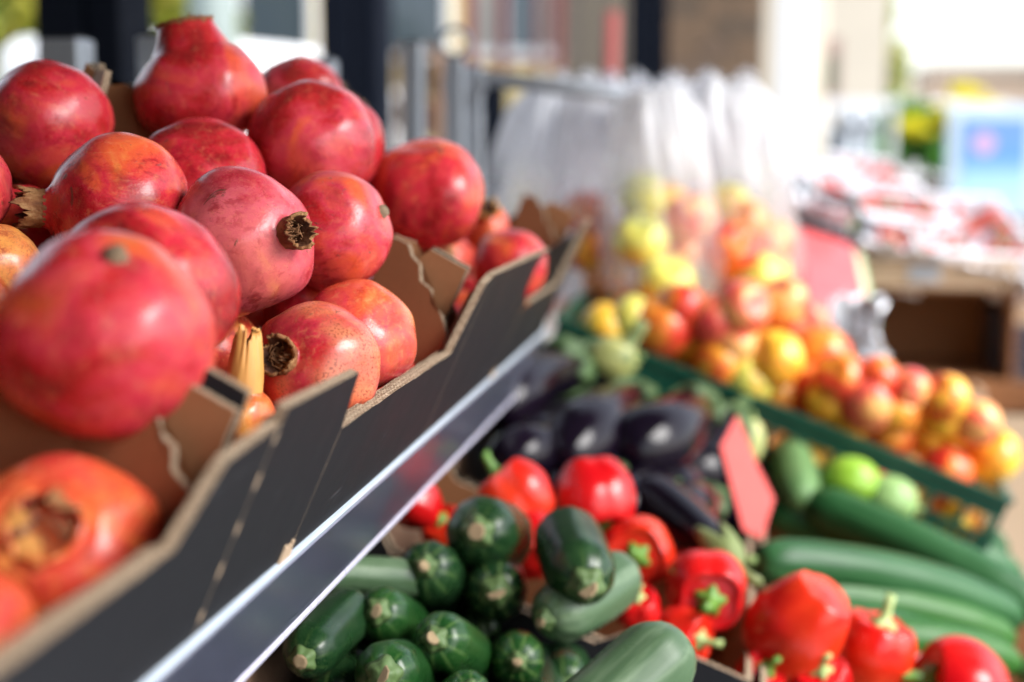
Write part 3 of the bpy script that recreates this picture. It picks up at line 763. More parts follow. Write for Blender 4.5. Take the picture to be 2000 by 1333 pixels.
G_POM = 'pomegranates heaped in the charcoal boxes'
SKIN = {}
def pomegranate(px, py, wpx, d, axis, label, seed, style='open', warm=0., pale=0., dark=0., speck=0., tall=1.0, spin=0, pos=None, R=None, stem=False, facets=6, fa=.022):
    c = pos if pos is not None else at(px, py, d); R = R or wpx * d / FPX / 2
    sl_ = (c - UO).dot(ES); nn = (c - UO).dot(EN)
    if nn < .105 and sl_ > -(R * .92 + .010): c = c - ES * (sl_ + R * .92 + .010)
    t = thing('pomegranate', label, 'pomegranate', c, G_POM, orient(axis, spin))
    nk = {'open': .24, 'neck': .44, 'cup': .36, 'cup2': .27, 'dry': .22, 'closed': .2, 'star': .26, 'tube': .56}[style]
    nl = {'open': .12, 'neck': .40, 'cup': .02, 'cup2': .06, 'dry': .05, 'closed': .12, 'star': .10, 'tube': .22}[style]
    me, zt = pome_mesh(R, seed, nk, nl, tall, facets, fa)
    key = seed; me.materials.append(pome_skin(seed * .77, warm, pale, dark, speck))
    link('rind', me, t)
    cr = nk * R
    if style == 'open': cm = calyx_mesh(cr, .27 * R, .03 * R, 5, seed, mats=[CAL_DRY, CAL_IN], ragged=.8, base=.62)
    elif style == 'neck': cm = calyx_mesh(cr, .06 * R, .02 * R, 6, seed, mats=[CAL_DRY, CAL_IN], ragged=.3, base=.88, th=.004)
    elif style == 'cup': cm = calyx_mesh(cr, .07 * R, .01 * R, 5, seed, mats=[me.materials[0], CAL_RED, CAL_IN], ragged=.5, depth=1.2, base=.3)
    elif style == 'cup2': cm = calyx_mesh(cr, .20 * R, .05 * R, 5, seed, mats=[CAL_DRY, CAL_IN], ragged=.6, depth=1.1, base=.45)
    elif style == 'dry': cm = calyx_mesh(cr, .25 * R, .035 * R, 5, seed, mats=[CAL_DRY, CAL_IN], ragged=.45, th=.0024, depth=.9, base=.8)
    elif style == 'closed': cm = calyx_mesh(cr, .42 * R, -.05 * R, 5, seed, mats=[CAL_DRY, CAL_IN], ragged=.6)
    elif style == 'tube': cm = calyx_mesh(cr, 1.8 * R, -.20 * R, 4, seed, mats=[CAL_GOLD, CAL_IN], ragged=.25, base=.78, th=.003)
    else: cm = calyx_mesh(cr, .5 * R, .22 * R, 6, seed, mats=[CAL_YEL, CAL_IN], ragged=.4)
    cal = link('calyx', cm, t, (0, 0, zt))
    if style == 'cup':
        mi_ = orient(axis, spin).to_matrix().inverted()
        for (ru, rv), mt, ln, wd, up in (((-1, .25), CAL_GOLD, .75, .42, .10), ((-.45, -1), CAL_GOLD, .85, .55, .12), ((.55, .8), CAL_DRY, .95, .50, .55)):
            dd = mi_ @ (RT * ru + UP * rv); dd.z = 0; dd.normalize(); sd = V((-dd.y, dd.x, 0)); q = MB()
            for i in range(5):
                f0 = i / 5; wq = cr * wd * (1 - f0) ** .8 + .0004; cc = dd * cr * (1 - ln * f0 * (1 - up * .6)) + V((0, 0, cr * (up * f0 * 1.3 + .06 * math.sin(f0 * 3))))
                for sgn in (-1, 1):
                    q.v.append(cc + sd * wq * sgn + V((0, 0, .0012))); q.v.append(cc + sd * wq * sgn - V((0, 0, .0012)))
            for i in range(4):
                a_ = i * 4; b2 = a_ + 4
                for f4 in ((a_, b2, b2 + 2, a_ + 2), (a_ + 1, a_ + 3, b2 + 3, b2 + 1), (a_, a_ + 1, b2 + 1, b2), (a_ + 2, b2 + 2, b2 + 3, a_ + 3)): q.f.append(f4); q.m.append(0)
            q.f.append((16, 17, 19, 18)); q.m.append(0); q.f.append((0, 2, 3, 1)); q.m.append(0)
            q.build('sepal', [mt], cal)
    link('stamens', stamens(cr, .22 * R, seed, 46 if style == 'dry' else 22), cal)
    if stem:
        b = MB(); r = random.Random(seed); rr = .075 * R + .001
        b.tube([(0, 0, -.93 * R * tall + .12 * R), (0, 0, -.90 * R * tall + .05 * R), (.02 * R, .01 * R, -.90 * R * tall - .015 * R)], [rr * 1.5, rr * 1.15, rr], 14); b.build('stem_scar', [SCAR], t, True)
    return t
POM = []
def pom(*a, **k):
    t = pomegranate(*a, **k); POM.append((t.location.copy(), k.get('R') or a[2] * a[3] / FPX / 2)); return t
pom(205, 655, 422, .66, camdir(-.25, -.78, -.5), 'largest pomegranate, blurred red with a grey stem scar on top, at the front left', 1, 'open', stem=True, warm=.35, pale=.4, facets=5, fa=.02, tall=1.02)
pom(120, 1078, 392, .622, camdir(.09, .46, 1), 'orange red pomegranate with open calyx facing the camera, in the near box', 2, 'cup', warm=1.35, spin=.4)
pom(-70, 1245, 290, .558, camdir(-.5, -.4, -.3), 'pale orange pomegranate cut by the lower left corner', 3, 'open', warm=1.9)
pom(290, 562, 348, .78, camdir(-.5, -.7, -.4), 'glossy crimson pomegranate tucked behind the largest one', 4, 'open', dark=.4)
pom(470, 476, 284, .93, camdir(.84, .1, .71), 'pink pomegranate in sharp focus with a dry ragged calyx at its right', 5, 'dry', pale=1.1, warm=.0, tall=1.12, facets=5, fa=.03)
pom(236, 412, 300, .945, camdir(-.93, -.0, .36), 'orange red pomegranate with its dry calyx pointing left', 6, 'open', warm=.3, dark=.3)
pom(95, 245, 256, 1.05, camdir(.9, -.5, .1), 'red pomegranate at the upper left edge, in front of the torn box corner', 7, 'open', stem=True, warm=.25, pale=.2)
pom(392, 184, 250, 1.12, camdir(-.20, .97, .10), 'tallest pomegranate of the heap, with its thick neck pointing up', 8, 'neck', pale=.3, tall=.93)
pom(395, 355, 262, 1.03, camdir(-.4, -.5, -.6), 'dark crimson pomegranate below the one with the upright neck', 9, 'open', dark=.6)
pom(612, 278, 250, 1.1, camdir(-.2, -.6, -.8), 'rosy red pomegranate with a soft white sheen in the top row', 10, 'open', pale=.5)
pom(640, 285, 222, 1.195, camdir(.2, -.7, -.5), 'red pomegranate mostly hidden behind the rosy one in the top row', 11, 'open', pale=.3, stem=False)
pom(582, 192, 176, 1.32, camdir(.3, -.7, -.5), 'pinkish pomegranate farthest back beside the upright neck', 12, 'open', pale=.7, stem=False)
pom(652, 450, 234, 1.0, camdir(-.90, -.32, -.20), 'deep red pomegranate with a small stem nub on its right side', 13, 'open', stem=True, pale=.5, dark=.2, tall=1.05)
pom(834, 378, 234, 1.225, camdir(.15, -.85, -.5), 'bright red pomegranate with yellow patches and a grey scar, rightmost of the heap', 14, 'open', warm=.5, dark=.5, facets=5, fa=.035)
pom(995, 520, 150, 1.38, camdir(.2, -.8, -.5), 'smooth scarlet pomegranate in the far box beside its raised corner', 15, 'open', warm=.1)
pom(948, 445, 95, 1.5, camdir(.1, .5, .8), 'small pomegranate with a yellow crown peeping out behind the rightmost one', 16, 'star', warm=.9)
pom(640, 730, 256, .885, camdir(-.39, .18, .84), 'speckled brownish pomegranate with a dark open calyx, at the cut-out edge', 17, 'cup2', warm=.6, speck=1.0, pale=.4)
pom(728, 672, 228, .96, camdir(-.6, -.5, -.6), 'orange and pink streaked pomegranate leaning on the brown box corner', 18, 'open', warm=1.0, pale=.4, speck=.12)
pom(795, 560, 140, 1.2, camdir(.2, -.8, -.5), 'red pomegranate showing only a sliver behind the raised box corner', 19, 'open', warm=.4)
pom(472, 815, 132, .845, camdir(.10, .97, .12), 'pomegranate with an upright yellow tubular calyx in the middle box corner', 20, 'tube', warm=2.3)
pom(-93, 372, 228, .921, camdir(.3, -.8, -.5), 'crimson pomegranate cut by the left edge of the picture', 21, 'open', pale=.4)
pom(45, 440, 165, 1.0, camdir(-.4, -.8, -.5), 'red pomegranate showing a small patch left of the dry calyx', 22, 'open', warm=.4)
pom(-10, 520, 175, .9, camdir(-.4, -.8, -.5), 'tan yellow pomegranate rind showing at the left edge', 23, 'open', warm=2.2, speck=.6)
pom(270, 310, 150, 1.25, camdir(.3, -.8, -.5), 'small red pomegranate patch right of the torn box corner', 24, 'open', warm=.7)
pom(-80, 602, 200, .8, camdir(-.4, -.8, -.5), 'orange pomegranate peeping at the left edge beside the largest one', 25, 'open', warm=1.7)
pom(600, 610, 170, 1.03, camdir(-.4, -.5, .5), 'shaded pomegranate wedged under the sharp pink one', 26, 'open', dark=.7)
VIS = list(POM)
def scr(p):
    v = p - CAM; d = v.dot(FW); return 1000 + FPX * v.dot(RT) / d, 666.5 - FPX * v.dot(UP) / d, d
def hides(p, R):
    x, y, d = scr(p)
    if d < .3: return False
    for c, r in VIS:
        X, Y, D = scr(c)
        if d < D + .01 and math.hypot(x - X, y - Y) < .93 * (R * FPX / d + r * FPX / D): return True
    return False
# bottom layer resting on the box floors, where nothing above is in the way
k = 40
lows = {0: 'pomegranate in the bottom layer of the near box', 1: 'pomegranate in the bottom layer of the middle box', 2: 'pomegranate in the bottom layer of the far box'}
for bi, (y0, W) in enumerate(((.150, .455), (.611, .458), (1.075, .60))):
    for iy in range(int(W / .092)):
        for ix in range(4):
            R = .040 + .003 * math.sin(k * 3.1)
            s = -.050 - ix * .087 + .006 * math.sin(k); y = y0 + .055 + iy * (W - .11) / (int(W / .092) - 1)
            p = UO + ES * s + EN * (R * .9 + .006) + V((0, y, 0))
            if all((p - c).length > (R + r) * .80 for c, r in POM) and not hides(p, R):
                k += 1
                pom(0, 0, 0, 0, V((math.sin(k), math.cos(k * 1.7), -.2)), lows[bi], k, 'open', warm=(k * .37) % 1.2, pos=p, R=R)
# second layer filling the backs of the heaps
for bi, (y0, W) in enumerate(((.150, .455), (.611, .458), (1.075, .60))):
    for iy in range(int(W / .096)):
        for ix in range(3):
            R = .041; s = -.12 - ix * .088; y = y0 + .055 + iy * (W - .11) / (int(W / .096) - 1)
            p = UO + ES * s + EN * .108 + V((0, y, 0))
            if all((p - c).length > (R + r) * .86 for c, r in POM) and not hides(p, R):
                v = p - CAM; dd = v.dot(FW)
                if dd < .3: continue
                qx, qy = 1000 + FPX * v.dot(RT) / dd, 666.5 - FPX * v.dot(UP) / dd
                k += 1
                pom(0, 0, 0, 0, V((math.sin(k), math.cos(k * 1.7), -.2)), lows[bi].replace('bottom', 'second'), k, 'open', warm=(k * .37) % 1.2, pos=p, R=R)

# ================================================================= LOWER STALL TIER
def lower_stand():
    o = LO - LN * .125
    t = thing('lower_display_stand', 'lower sloping stand under the vegetable boxes', 'display stand', o, None, (0, A2, 0))
    b = MB(); b.box(-.40, .62, -.1, 2.9, -.022, -.003); b.build('shelf', [STEEL_D], t)
    inv = Matrix.Rotation(-A2, 4, 'Y')
    for x in (-.37, .58):
        for y in (0, 1.4, 2.8):
            p = o + LS * x + V((0, y, 0)) - LN * .023; q = MB()
            a, c = inv @ (p - o), inv @ (V((p.x, p.y, 0)) - o)
            q.quadbox((a + c) / 2, inv @ V((.018, 0, 0)), V((0, .018, 0)), (a - c) / 2); q.build('leg', [STEEL_D], t)
lower_stand()
def veg_box(x0, x1, y0, y1, label, h=.12, outer=CB_OUT, inner=CB_IN, lift=0.0, seed=0):
    """open cardboard box in the lower tier; x measured down the slope from LO"""
    t = thing('vegetable_box', label, 'cardboard box', LO + LN * (lift - .12), 'open cardboard boxes on the lower shelf', (0, A2, 0))
    th = .006; mats = [outer, inner, CB_EDGE]; L = x1 - x0; W = y1 - y0; H = h
    def prof(n, hi=.018): return [(0, 0), (n, 0), (n, H), (n - .06, H), (n - .08, H - hi), (.08, H - hi), (.06, H), (0, H)]
    panel('near_panel', prof(L), th, (x0, y0, 0), (1, 0, 0), (0, 0, 1), mats, t, .0004, seed)
    panel('far_panel', prof(L), th, (x1, y1, 0), (-1, 0, 0), (0, 0, 1), mats, t, .0004, seed + 1)
    panel('downhill_panel', prof(W - 2 * th - .002, .006), th, (x1, y0 + th + .001, 0), (0, 1, 0), (0, 0, 1), mats, t, .0004, seed + 2)
    panel('uphill_panel', prof(W - 2 * th - .002, .006), th, (x0, y1 - th - .001, 0), (0, -1, 0), (0, 0, 1), mats, t, .0004, seed + 3)
    panel('base_panel', [(th, th), (L - th, th), (L - th, W - th), (th, W - th)], .004, (x0, y0, .005), (1, 0, 0), (0, 1, 0), [inner, outer, CB_EDGE], t)
    return t
veg_box(-.36, -.006, .80, 1.180, 'dark cardboard box holding the courgettes, below the price strip', inner=CB_OUT, seed=50)
veg_box(-.36, .052, 1.190, 1.452, 'dark cardboard box holding the left group of red peppers', seed=60)
veg_box(.060, .46, 1.190, 1.452, 'dark cardboard box holding the red peppers at the lower right', seed=70)
veg_box(-.36, .050, 1.460, 1.845, 'dark cardboard box holding the aubergines', inner=CB_OUT, seed=80)
veg_box(.060, .52, 1.460, 1.845, 'brown cardboard box holding the cucumbers', outer=CB_IN, seed=90)

# ---- zucchini
def zuc_mat(name, col, pale, amt):
    m = M(name, .2, .3)
    v = m.coord((1, 1, .12)); s = m.ramp(m.noise(70, 4, .6, v), [(.45, 0.0), (.75, 1.0)])
    fl = m.ramp(m.noise(700, 3, .6), [(.55, 0.0), (.66, 1.0)])
    xyz = m.sep(m.coord())
    end = m.ramp(xyz[2], [(.045, 0.0), (.085, 1.0)])        # pale streaks close to the stem
    ang = m.math('ARCTAN2', xyz[1], xyz[0]); st = m.ramp(m.math('SINE', m.math('MULTIPLY', ang, 10)), [(.55, 0.0), (1.0, 1.0)])
    c = m.mix(m.math('MULTIPLY', s, amt), col, pale); c = m.mix(m.math('MULTIPLY', fl, .35), c, (.07, .12, .045))
    c = m.mix(m.math('MULTIPLY', m.math('MULTIPLY', st, end), .45), c, (.16, .26, .07))
    m.col(c); m.rough(m.ramp(m.noise(25, 3), [(.3, .22), (.7, .42)])); return m.mat
ZD = zuc_mat('courgette_dark_skin', (.005, .024, .007), (.028, .075, .024), .5)
ZG = zuc_mat('courgette_green_skin', (.005, .036, .006), (.028, .085, .018), .5)
ZP = zuc_mat('courgette_pale_skin', (.055, .10, .05), (.20, .27, .17), .7)
STEM_G = plain('ribbed_green_stem', (.16, .24, .07), .6, scale=60, var=.3, bump=.3)
ZSTEM = plain('courgette_stem', (.07, .12, .035), .6, scale=60, var=.3)
CUT = plain('dry_stem_cut', (.30, .215, .12), .85, scale=300, var=.25, bump=.5)
def zuc_mesh(R, L, seed):
    off = V((seed, 2, 1)); rings = []
    for i in range(1, 34):
        u = i / 34; z = (u - .5) * L
        e = min(u, 1 - u) * L / R
        rr = R * (1 - (1 - min(1, e / 1.05)) ** 2) ** .5 * (1 if u < .5 else 1 - .10 * ((u - .5) * 2) ** 2)
        def f(p, rr=rr, z=z):
            k = 1 + .014 * math.cos(10 * p) + .03 * noise.noise(V((math.cos(p), math.sin(p), z * 20)) + off)
            bend = .10 * R * math.cos(z / L * PI)
            return V((rr * k * math.cos(p) + bend, rr * k * math.sin(p), z))
        rings.append(f)
    return revolve('flesh', rings, 44, [])
def zstem_mesh(R, L):
    b = MB()
    def prof(s):
        rings = []
        for (r_, z) in ((.46, -.12), (.36, -.04), (.30, .02), (.27, .08), (.28, .12)):
            rings.append(lambda p, r_=r_, z=z: V((math.cos(p) * R * r_ * (1 + .12 * math.cos(5 * p)), math.sin(p) * R * r_ * (1 + .12 * math.cos(5 * p)), L / 2 + z * R)))
        return rings
    return revolve('stem', prof(0), 30, [ZSTEM])
def courgette(px, py, wpx, h, axis, label, mat, seed, L=.17, stem=True, shift=True):
    """px,py = centre of the end that faces the camera"""
    c = low(px, py, h); R = wpx * (c - CAM).dot(FW) / FPX / 2
    ax = V(axis).normalized()
    c = c - ax * (L / 2 - R * .8) if shift else c
    t = thing('courgette', label, 'courgette', c, 'courgettes in the dark box', orient(ax, seed))
    me = zuc_mesh(R, L, seed); me.materials.append(mat); link('flesh', me, t)
    kq = .8 + .12 * (seed * 7 % 4); tl = .05 * R * math.sin(seed)
    s = link('stem', zstem_mesh(R * kq, L + R * (1 - kq) * .1), t)
    b = MB(); b.tube([(0, 0, L / 2 + .118 * R * kq), (tl, 0, L / 2 + .16 * R)], [R * .26 * kq, R * (.18 + .05 * (seed % 2)) * kq], 7 + seed % 4); b.build('stem_cut', [CUT], s)
    return t
def cd2(r, u, t): return camdir(r, u, t)
ZL = [
 (945, 1042, 150, .045, (-.28, .02, .95), 'dark courgette on top of the pile, farthest back with pale flecks', ZD),
 (838, 1112, 128, .015, (-.22, .12, .96), 'dark green courgette end just below the topmost one, to its left', ZD),
 (968, 1152, 128, .010, (.02, -.18, .97), 'dark courgette end in the centre of the pile', ZD),
 (744, 1200, 116, .005, (-.28, .12, .95), 'small courgette end nearest the price strip, upper left', ZG),
 (858, 1255, 126, .010, (-.28, .16, .94), 'bright green courgette end left of the pile centre', ZG),
 (1010, 1292, 112, -.01, (.0, -.06, .99), 'courgette end with an orange brown cut at the bottom centre', ZG),
 (757, 1318, 134, .005, (-.22, -.05, .97), 'courgette end cut by the bottom edge at the left', ZG),
 (912, 1358, 110, .0, (.1, .1, .98), 'green courgette just entering at the bottom edge', ZG),
]
for i, (px, py, wp, h, ax, lab, m) in enumerate(ZL):
    tw_ = (CAM - low(px, py, h)).normalized()
    courgette(px, py, wp, h, tw_ + RT * (ax[0] * .75) + UP * (ax[1] * .8 + .03), lab, m, 3 + i, L=.125 + .02 * (i % 3))
courgette(1138, 1125, 142, .06, cd2(.10, -.22, .97), 'dark greyish courgette leaning on top beside the peppers, stem pointing down', ZD, 21, L=.13)
courgette(605, 1275, 116, -.005, cd2(-.20, -.12, .95), 'very dark courgette lying at the far left under the price strip', ZD, 22, L=.12)
courgette(1172, 1388, 172, .03, cd2(-.72, -.50, .45), 'large pale grey green courgette at the bottom by the box edge', ZP, 23, L=.17, shift=False)
courgette(1090, 1195, 128, .025, cd2(-.60, -.20, .77), 'pale courgette lying crosswise with its green star stem at the left', ZP, 24, L=.125)
courgette(672, 1122, 78, -.005, cd2(.90, -.10, -.3), 'pale green courgette lying crosswise behind the left ends', ZP, 25, L=.16, shift=False)
for i, (px, py, wp) in enumerate(((930, 1230, 100), (1100, 1330, 110), (690, 1290, 100), (830, 1360, 100), (800, 1180, 90), (1060, 1390, 110), (640, 1370, 110), (900, 1180, 90))):
    courgette(px, py, wp, -.045, cd2(0, -.1, 1), 'courgette deep in the shaded bottom of the pile', ZD, 30 + i)

# ---- peppers
def pep_mat(name, c1, c2):
    m = M(name, .18, .4)
    m.col(m.ramp(m.noise(14, 3, .5), [(.35, c1), (.72, c2)])); m.rough(m.ramp(m.noise(30, 3), [(.3, .16), (.7, .30)]))
    m.b.inputs['Coat Roughness'].default_value = .06
    m.b.inputs['Subsurface Weight'].default_value = .08; m.b.inputs['Subsurface Radius'].default_value = (.006, .001, .0005); m.b.inputs['Subsurface Scale'].default_value = 1
    return m.mat
PR = pep_mat('red_pepper_skin', (.42, .003, .006), (.58, .010, .008)); PR2 = pep_mat('red_orange_pepper_skin', (.50, .006, .006), (.66, .045, .010))
PGREEN = plain('pepper_stalk_green', (.10, .22, .03), .45, scale=50, var=.3)
PGREEN2 = plain('pepper_stalk_pale', (.28, .36, .12), .5, scale=50, var=.3)
def pepper_mesh(R, H, seed, lobes=4):
    r = random.Random(seed); off = V((seed * 1.7, 1, 0)); ph = r.uniform(0, 6); rings = []
    amp = r.uniform(.13, .18)
    prof = []
    K = 36
    for i in range(K + 1):
        th = PI * i / K
        prof.append(th)
    def ring(th):
        def f(p):
            c = math.cos(th); s = math.sin(th)
            lob = (math.cos(lobes * p / 2 + ph) ** 2 + .04) ** .36
            k = 1 - amp * 1.5 * (1 - lob) * (.5 + .5 * c * c)
            rad = s ** .72 * (1 - .16 * (c < 0) * abs(c)) * k
            z = c * .5 * H
            # crown dimple at +Z, blossom dimple at -Z
            w = math.sqrt(max(0, 1 - (s / .62) ** 2)) if s < .62 else 0
            if c > 0: z -= w * .30 * R * (1.0)
            else: z += w * .22 * R
            z += (1 if c > 0 else -1) * .06 * R * (lob - .5) * s
            d = V((rad * R * math.cos(p), rad * R * math.sin(p), z))
            return d * (1 + .035 * noise.noise(d / R * 1.3 + off))
        return f
    for th in prof[1:-1]: rings.append(ring(PI - th))
    return revolve('flesh', rings, 64, [])
def pepper_stalk(R, H, seed, mat):
    r = random.Random(seed); b = MB()
    z0 = .5 * H - .30 * R
    rings = [lambda p: V((math.cos(p) * R * .34 * (1 + .22 * math.cos(5 * p)), math.sin(p) * R * .34 * (1 + .22 * math.cos(5 * p)), z0 - .02 * R)),
             lambda p: V((math.cos(p) * R * .33 * (1 + .18 * math.cos(5 * p)), math.sin(p) * R * .33 * (1 + .18 * math.cos(5 * p)), z0 + .05 * R)),
             lambda p: V((math.cos(p) * R * .17, math.sin(p) * R * .17, z0 + .13 * R)),
             lambda p: V((math.cos(p) * R * .12 + .03 * R, math.sin(p) * R * .12, z0 + .30 * R)),
             lambda p: V((math.cos(p) * R * .11 + .10 * R, math.sin(p) * R * .11, z0 + .50 * R)),
             lambda p: V((math.cos(p) * R * .13 + .20 * R, math.sin(p) * R * .13, z0 + .68 * R))]
    return revolve('stalk', rings, 30, [mat])
def pepper(px, py, wpx, h, axis, label, seed, mat=None, hr=1.05, spin=0, gm=None, lobes=4):
    c = low(px, py, h); R = wpx * (c - CAM).dot(FW) / FPX / 2
    t = thing('red_pepper', label, 'pepper', c, 'red peppers in the dark boxes', orient(axis, spin))
    me = pepper_mesh(R, 2 * R * hr, seed, lobes); me.materials.append(mat or PR); link('flesh', me, t)
    link('stalk', pepper_stalk(R, 2 * R * hr, seed, gm or PGREEN), t); return t
pepper(812, 985, 105, .01, cd2(-.5, .5, .4), 'red pepper half hidden behind the price strip, leftmost of all', 1)
pepper(1010, 972, 150, .03, cd2(-.62, .72, -.1), 'red pepper with its green stalk sticking up to the left', 2, PR2, spin=1.0)
pepper(1160, 972, 166, .045, cd2(.15, -.75, .35), 'deeply lobed glossy red pepper in front of the aubergines', 3)
pepper(1245, 1080, 150, .02, cd2(-.12, .02, 1), 'red pepper with its green stalk facing the camera, behind the leaning courgette', 4, PR2, spin=2)
pepper(1378, 1150, 168, .03, cd2(.0, -.22, .97), 'red pepper with a bright green stalk facing out, beside the box divider', 5, PR, spin=2.6, hr=1.0)
pepper(1378, 1100, 130, .01, cd2(.2, .9, -.3), 'orange red pepper shoulder above the one with the bright green stalk', 6, PR2)
pepper(1030, 1068, 140, .0, cd2(.2, .4, -.8), 'red pepper glimpsed between the two topmost courgettes', 7)
pepper(1245, 1190, 96, .005, cd2(-.1, .75, .6), 'small red pepper with a pale stalk right of the pale courgette', 8, gm=PGREEN2)
pepper(1330, 1240, 120, -.01, cd2(.7, -.1, .6), 'red pepper low against the near rim of its box', 9, PR2, gm=PGREEN2)
pepper(868, 1040, 100, -.015, cd2(-.2, .6, .5), 'flat patch of red pepper behind the left courgettes', 10, PR2)
pepper(1180, 1060, 120, -.02, cd2(.3, .6, -.5), 'red pepper in the shade between the stalked peppers', 11)
pepper(1300, 1020, 110, .0, cd2(.3, .8, -.5), 'red pepper at the back against the aubergine box', 12)
pepper(1560, 1222, 192, .035, cd2(-.5, -.72, -.3), 'large upright red pepper with orange flank in the lower right box', 13, PR2, hr=1.22, spin=.2, lobes=3)
pepper(1702, 1275, 165, .02, cd2(.28, .85, .15), 'red pepper with a pink sheen and stalk up, right of the large upright one', 14, PR2, gm=PGREEN2)
pepper(1875, 1345, 200, .02, cd2(-.85, .25, .1), 'wide red pepper cut by the bottom edge at the right, stalk to the left', 15, PR, hr=.95)
pepper(1600, 1338, 130, -.005, cd2(-.1, .72, .6), 'red pepper with a pale stalk cut by the bottom edge', 16, gm=PGREEN2)
pepper(1480, 1330, 110, -.02, cd2(.2, .5, .5), 'shaded red pepper in the corner of the lower right box', 17)
pepper(1780, 1340, 120, -.03, cd2(.2, .5, .5), 'shaded red pepper between the two big ones at the lower right', 18)

# ---- aubergines
mA = M('aubergine_skin', .1, .22); mA.col(mA.ramp(mA.noise(10, 3), [(.3, (.003, .002, .005)), (.8, (.008, .004, .010))])); mA.b.inputs['Coat Roughness'].default_value = .08
mA.rough(mA.ramp(mA.noise(22, 3), [(.3, .09), (.7, .2)])); AUB = mA.mat
ACAL = plain('aubergine_calyx_green', (.05, .095, .028), .6, scale=45, var=.35, bump=.3)
ACAL2 = plain('aubergine_calyx_yellow', (.15, .19, .06), .6, scale=45, var=.3, bump=.3)
def aub_parts(R, L, seed):
    off = V((seed, 1, 2)); rings = []
    def prof(u):   # u 0 = blossom end, 1 = calyx end
        return (1 - (1 - min(1, u / .28)) ** 2.2) ** .5 * (1 - .48 * max(0, (u - .28) / .72) ** 1.5) * (1 - (max(0, u - .93) / .07) ** 2 * .4)
    for i in range(1, 40):
        u = i / 40
        def f(p, u=u):
            b = .35 * R * math.sin(u * PI)
            rr = R * prof(u) * (1 + .03 * noise.noise(V((math.cos(p), math.sin(p), u * 3)) + off))
            return V((rr * math.cos(p) + b, rr * math.sin(p), (u - .5) * L))
        rings.append(f)
    body = revolve('flesh', rings, 40, [AUB])
    def cal(p, k):
        lob = abs(math.cos(2.5 * p + seed))
        u = 1.0 - k * (.09 + .20 * lob ** 1.3)
        return V((R * (prof(min(u, .975)) + .09) * math.cos(p) + .35 * R * math.sin(u * PI), R * (prof(min(u, .975)) + .09) * math.sin(p), (u - .5) * L + .004))
    rg = [lambda p: cal(p, 1.0) - V((math.cos(p), math.sin(p), 0)) * .0, lambda p: cal(p, .7) + V((math.cos(p), math.sin(p), 0)) * .002, lambda p: cal(p, .35) + V((math.cos(p), math.sin(p), 0)) * .002, lambda p: cal(p, .05),
          lambda p: V((math.cos(p) * R * .26, math.sin(p) * R * .26, L / 2 + .012)), lambda p: V((math.cos(p) * R * .2, math.sin(p) * R * .2, L / 2 + .03)), lambda p: V((math.cos(p) * R * .22 + .004, math.sin(p) * R * .22, L / 2 + .045))]
    return body, revolve('calyx', rg, 40, [])
def aubergine(p0, p1, wpx, h, label, seed, m=ACAL, depth_bias=0):
    """p0 = pixel of the calyx end, p1 = pixel of the round end"""
    h += .014; wpx *= 1.25; p0 = (p0[0] - 12, p0[1] + 24); a = low(*p0, h); b = low(*p1, h - .012)
    if a.y > 1.79: a = ray_y(p0[0], p0[1], 1.79)
    R = wpx * (a - CAM).dot(FW) / FPX / 2; L = max((a - b).length, .13)
    t = thing('aubergine', label, 'aubergine', (a + b) / 2, 'aubergines in the dark box', orient(a - b, seed))
    body, cal = aub_parts(R, L, seed); link('flesh', body, t); cal.materials.append(m); link('calyx', cal, t); return t
aubergine((1150, 700), (960, 810), 96, .03, 'aubergine with a pale green calyx just right of the price strip end', 1)
aubergine((1262, 760), (1085, 905), 104, .03, 'aubergine with a green calyx in the middle of the back row', 2)
aubergine((1375, 770), (1205, 900), 118, .045, 'large grey shining aubergine with a broad leafy calyx', 3)
aubergine((1440, 790), (1330, 950), 96, .02, 'aubergine with its calyx touching the green crate, near the red card', 4)
aubergine((1110, 668), (950, 740), 90, .02, 'dark aubergine farthest left under the pomegranate box', 5)
aubergine((1437, 1075), (1240, 950), 92, .035, 'aubergine lying crosswise with pale calyx beside the red card foot', 6, ACAL2)
aubergine((1200, 700), (1130, 800), 100, .025, 'aubergine with a yellowish calyx leaning on the green crate', 7, ACAL2)
aubergine((1160, 830), (1010, 900), 92, .0, 'shaded aubergine behind the leftmost peppers', 8)
aubergine((1330, 870), (1290, 1000), 90, .01, 'aubergine standing steeply below the large grey one', 9)
aubergine((1250, 860), (1120, 950), 88, -.005, 'dark aubergine behind the deeply lobed pepper', 10)
for i, (a, b_) in enumerate((((1130, 770), (960, 870)), ((1230, 820), (1060, 930)), ((1320, 840), (1180, 960)), ((1400, 880), (1360, 1000)), ((1050, 720), (900, 850)))):
    aubergine(a, b_, 95, -.035, 'aubergine in the shaded bottom layer of the box', 20 + i)

for i, (a, b_, w_, h_) in enumerate((((1235, 905), (1090, 985), 92, .012), ((1330, 930), (1200, 1010), 90, .014), ((1400, 960), (1300, 1040), 88, .01), ((1120, 850), (965, 905), 88, .012), ((1300, 830), (1150, 930), 92, .02))):
    aubergine(a, b_, w_, h_, ['black aubergine just behind the deeply lobed pepper', 'black aubergine behind the stalked peppers', 'black aubergine close to the foot of the red card', 'black aubergine beside the price strip above the leftmost peppers', 'black aubergine across the middle of the heap'][i], 31 + i)

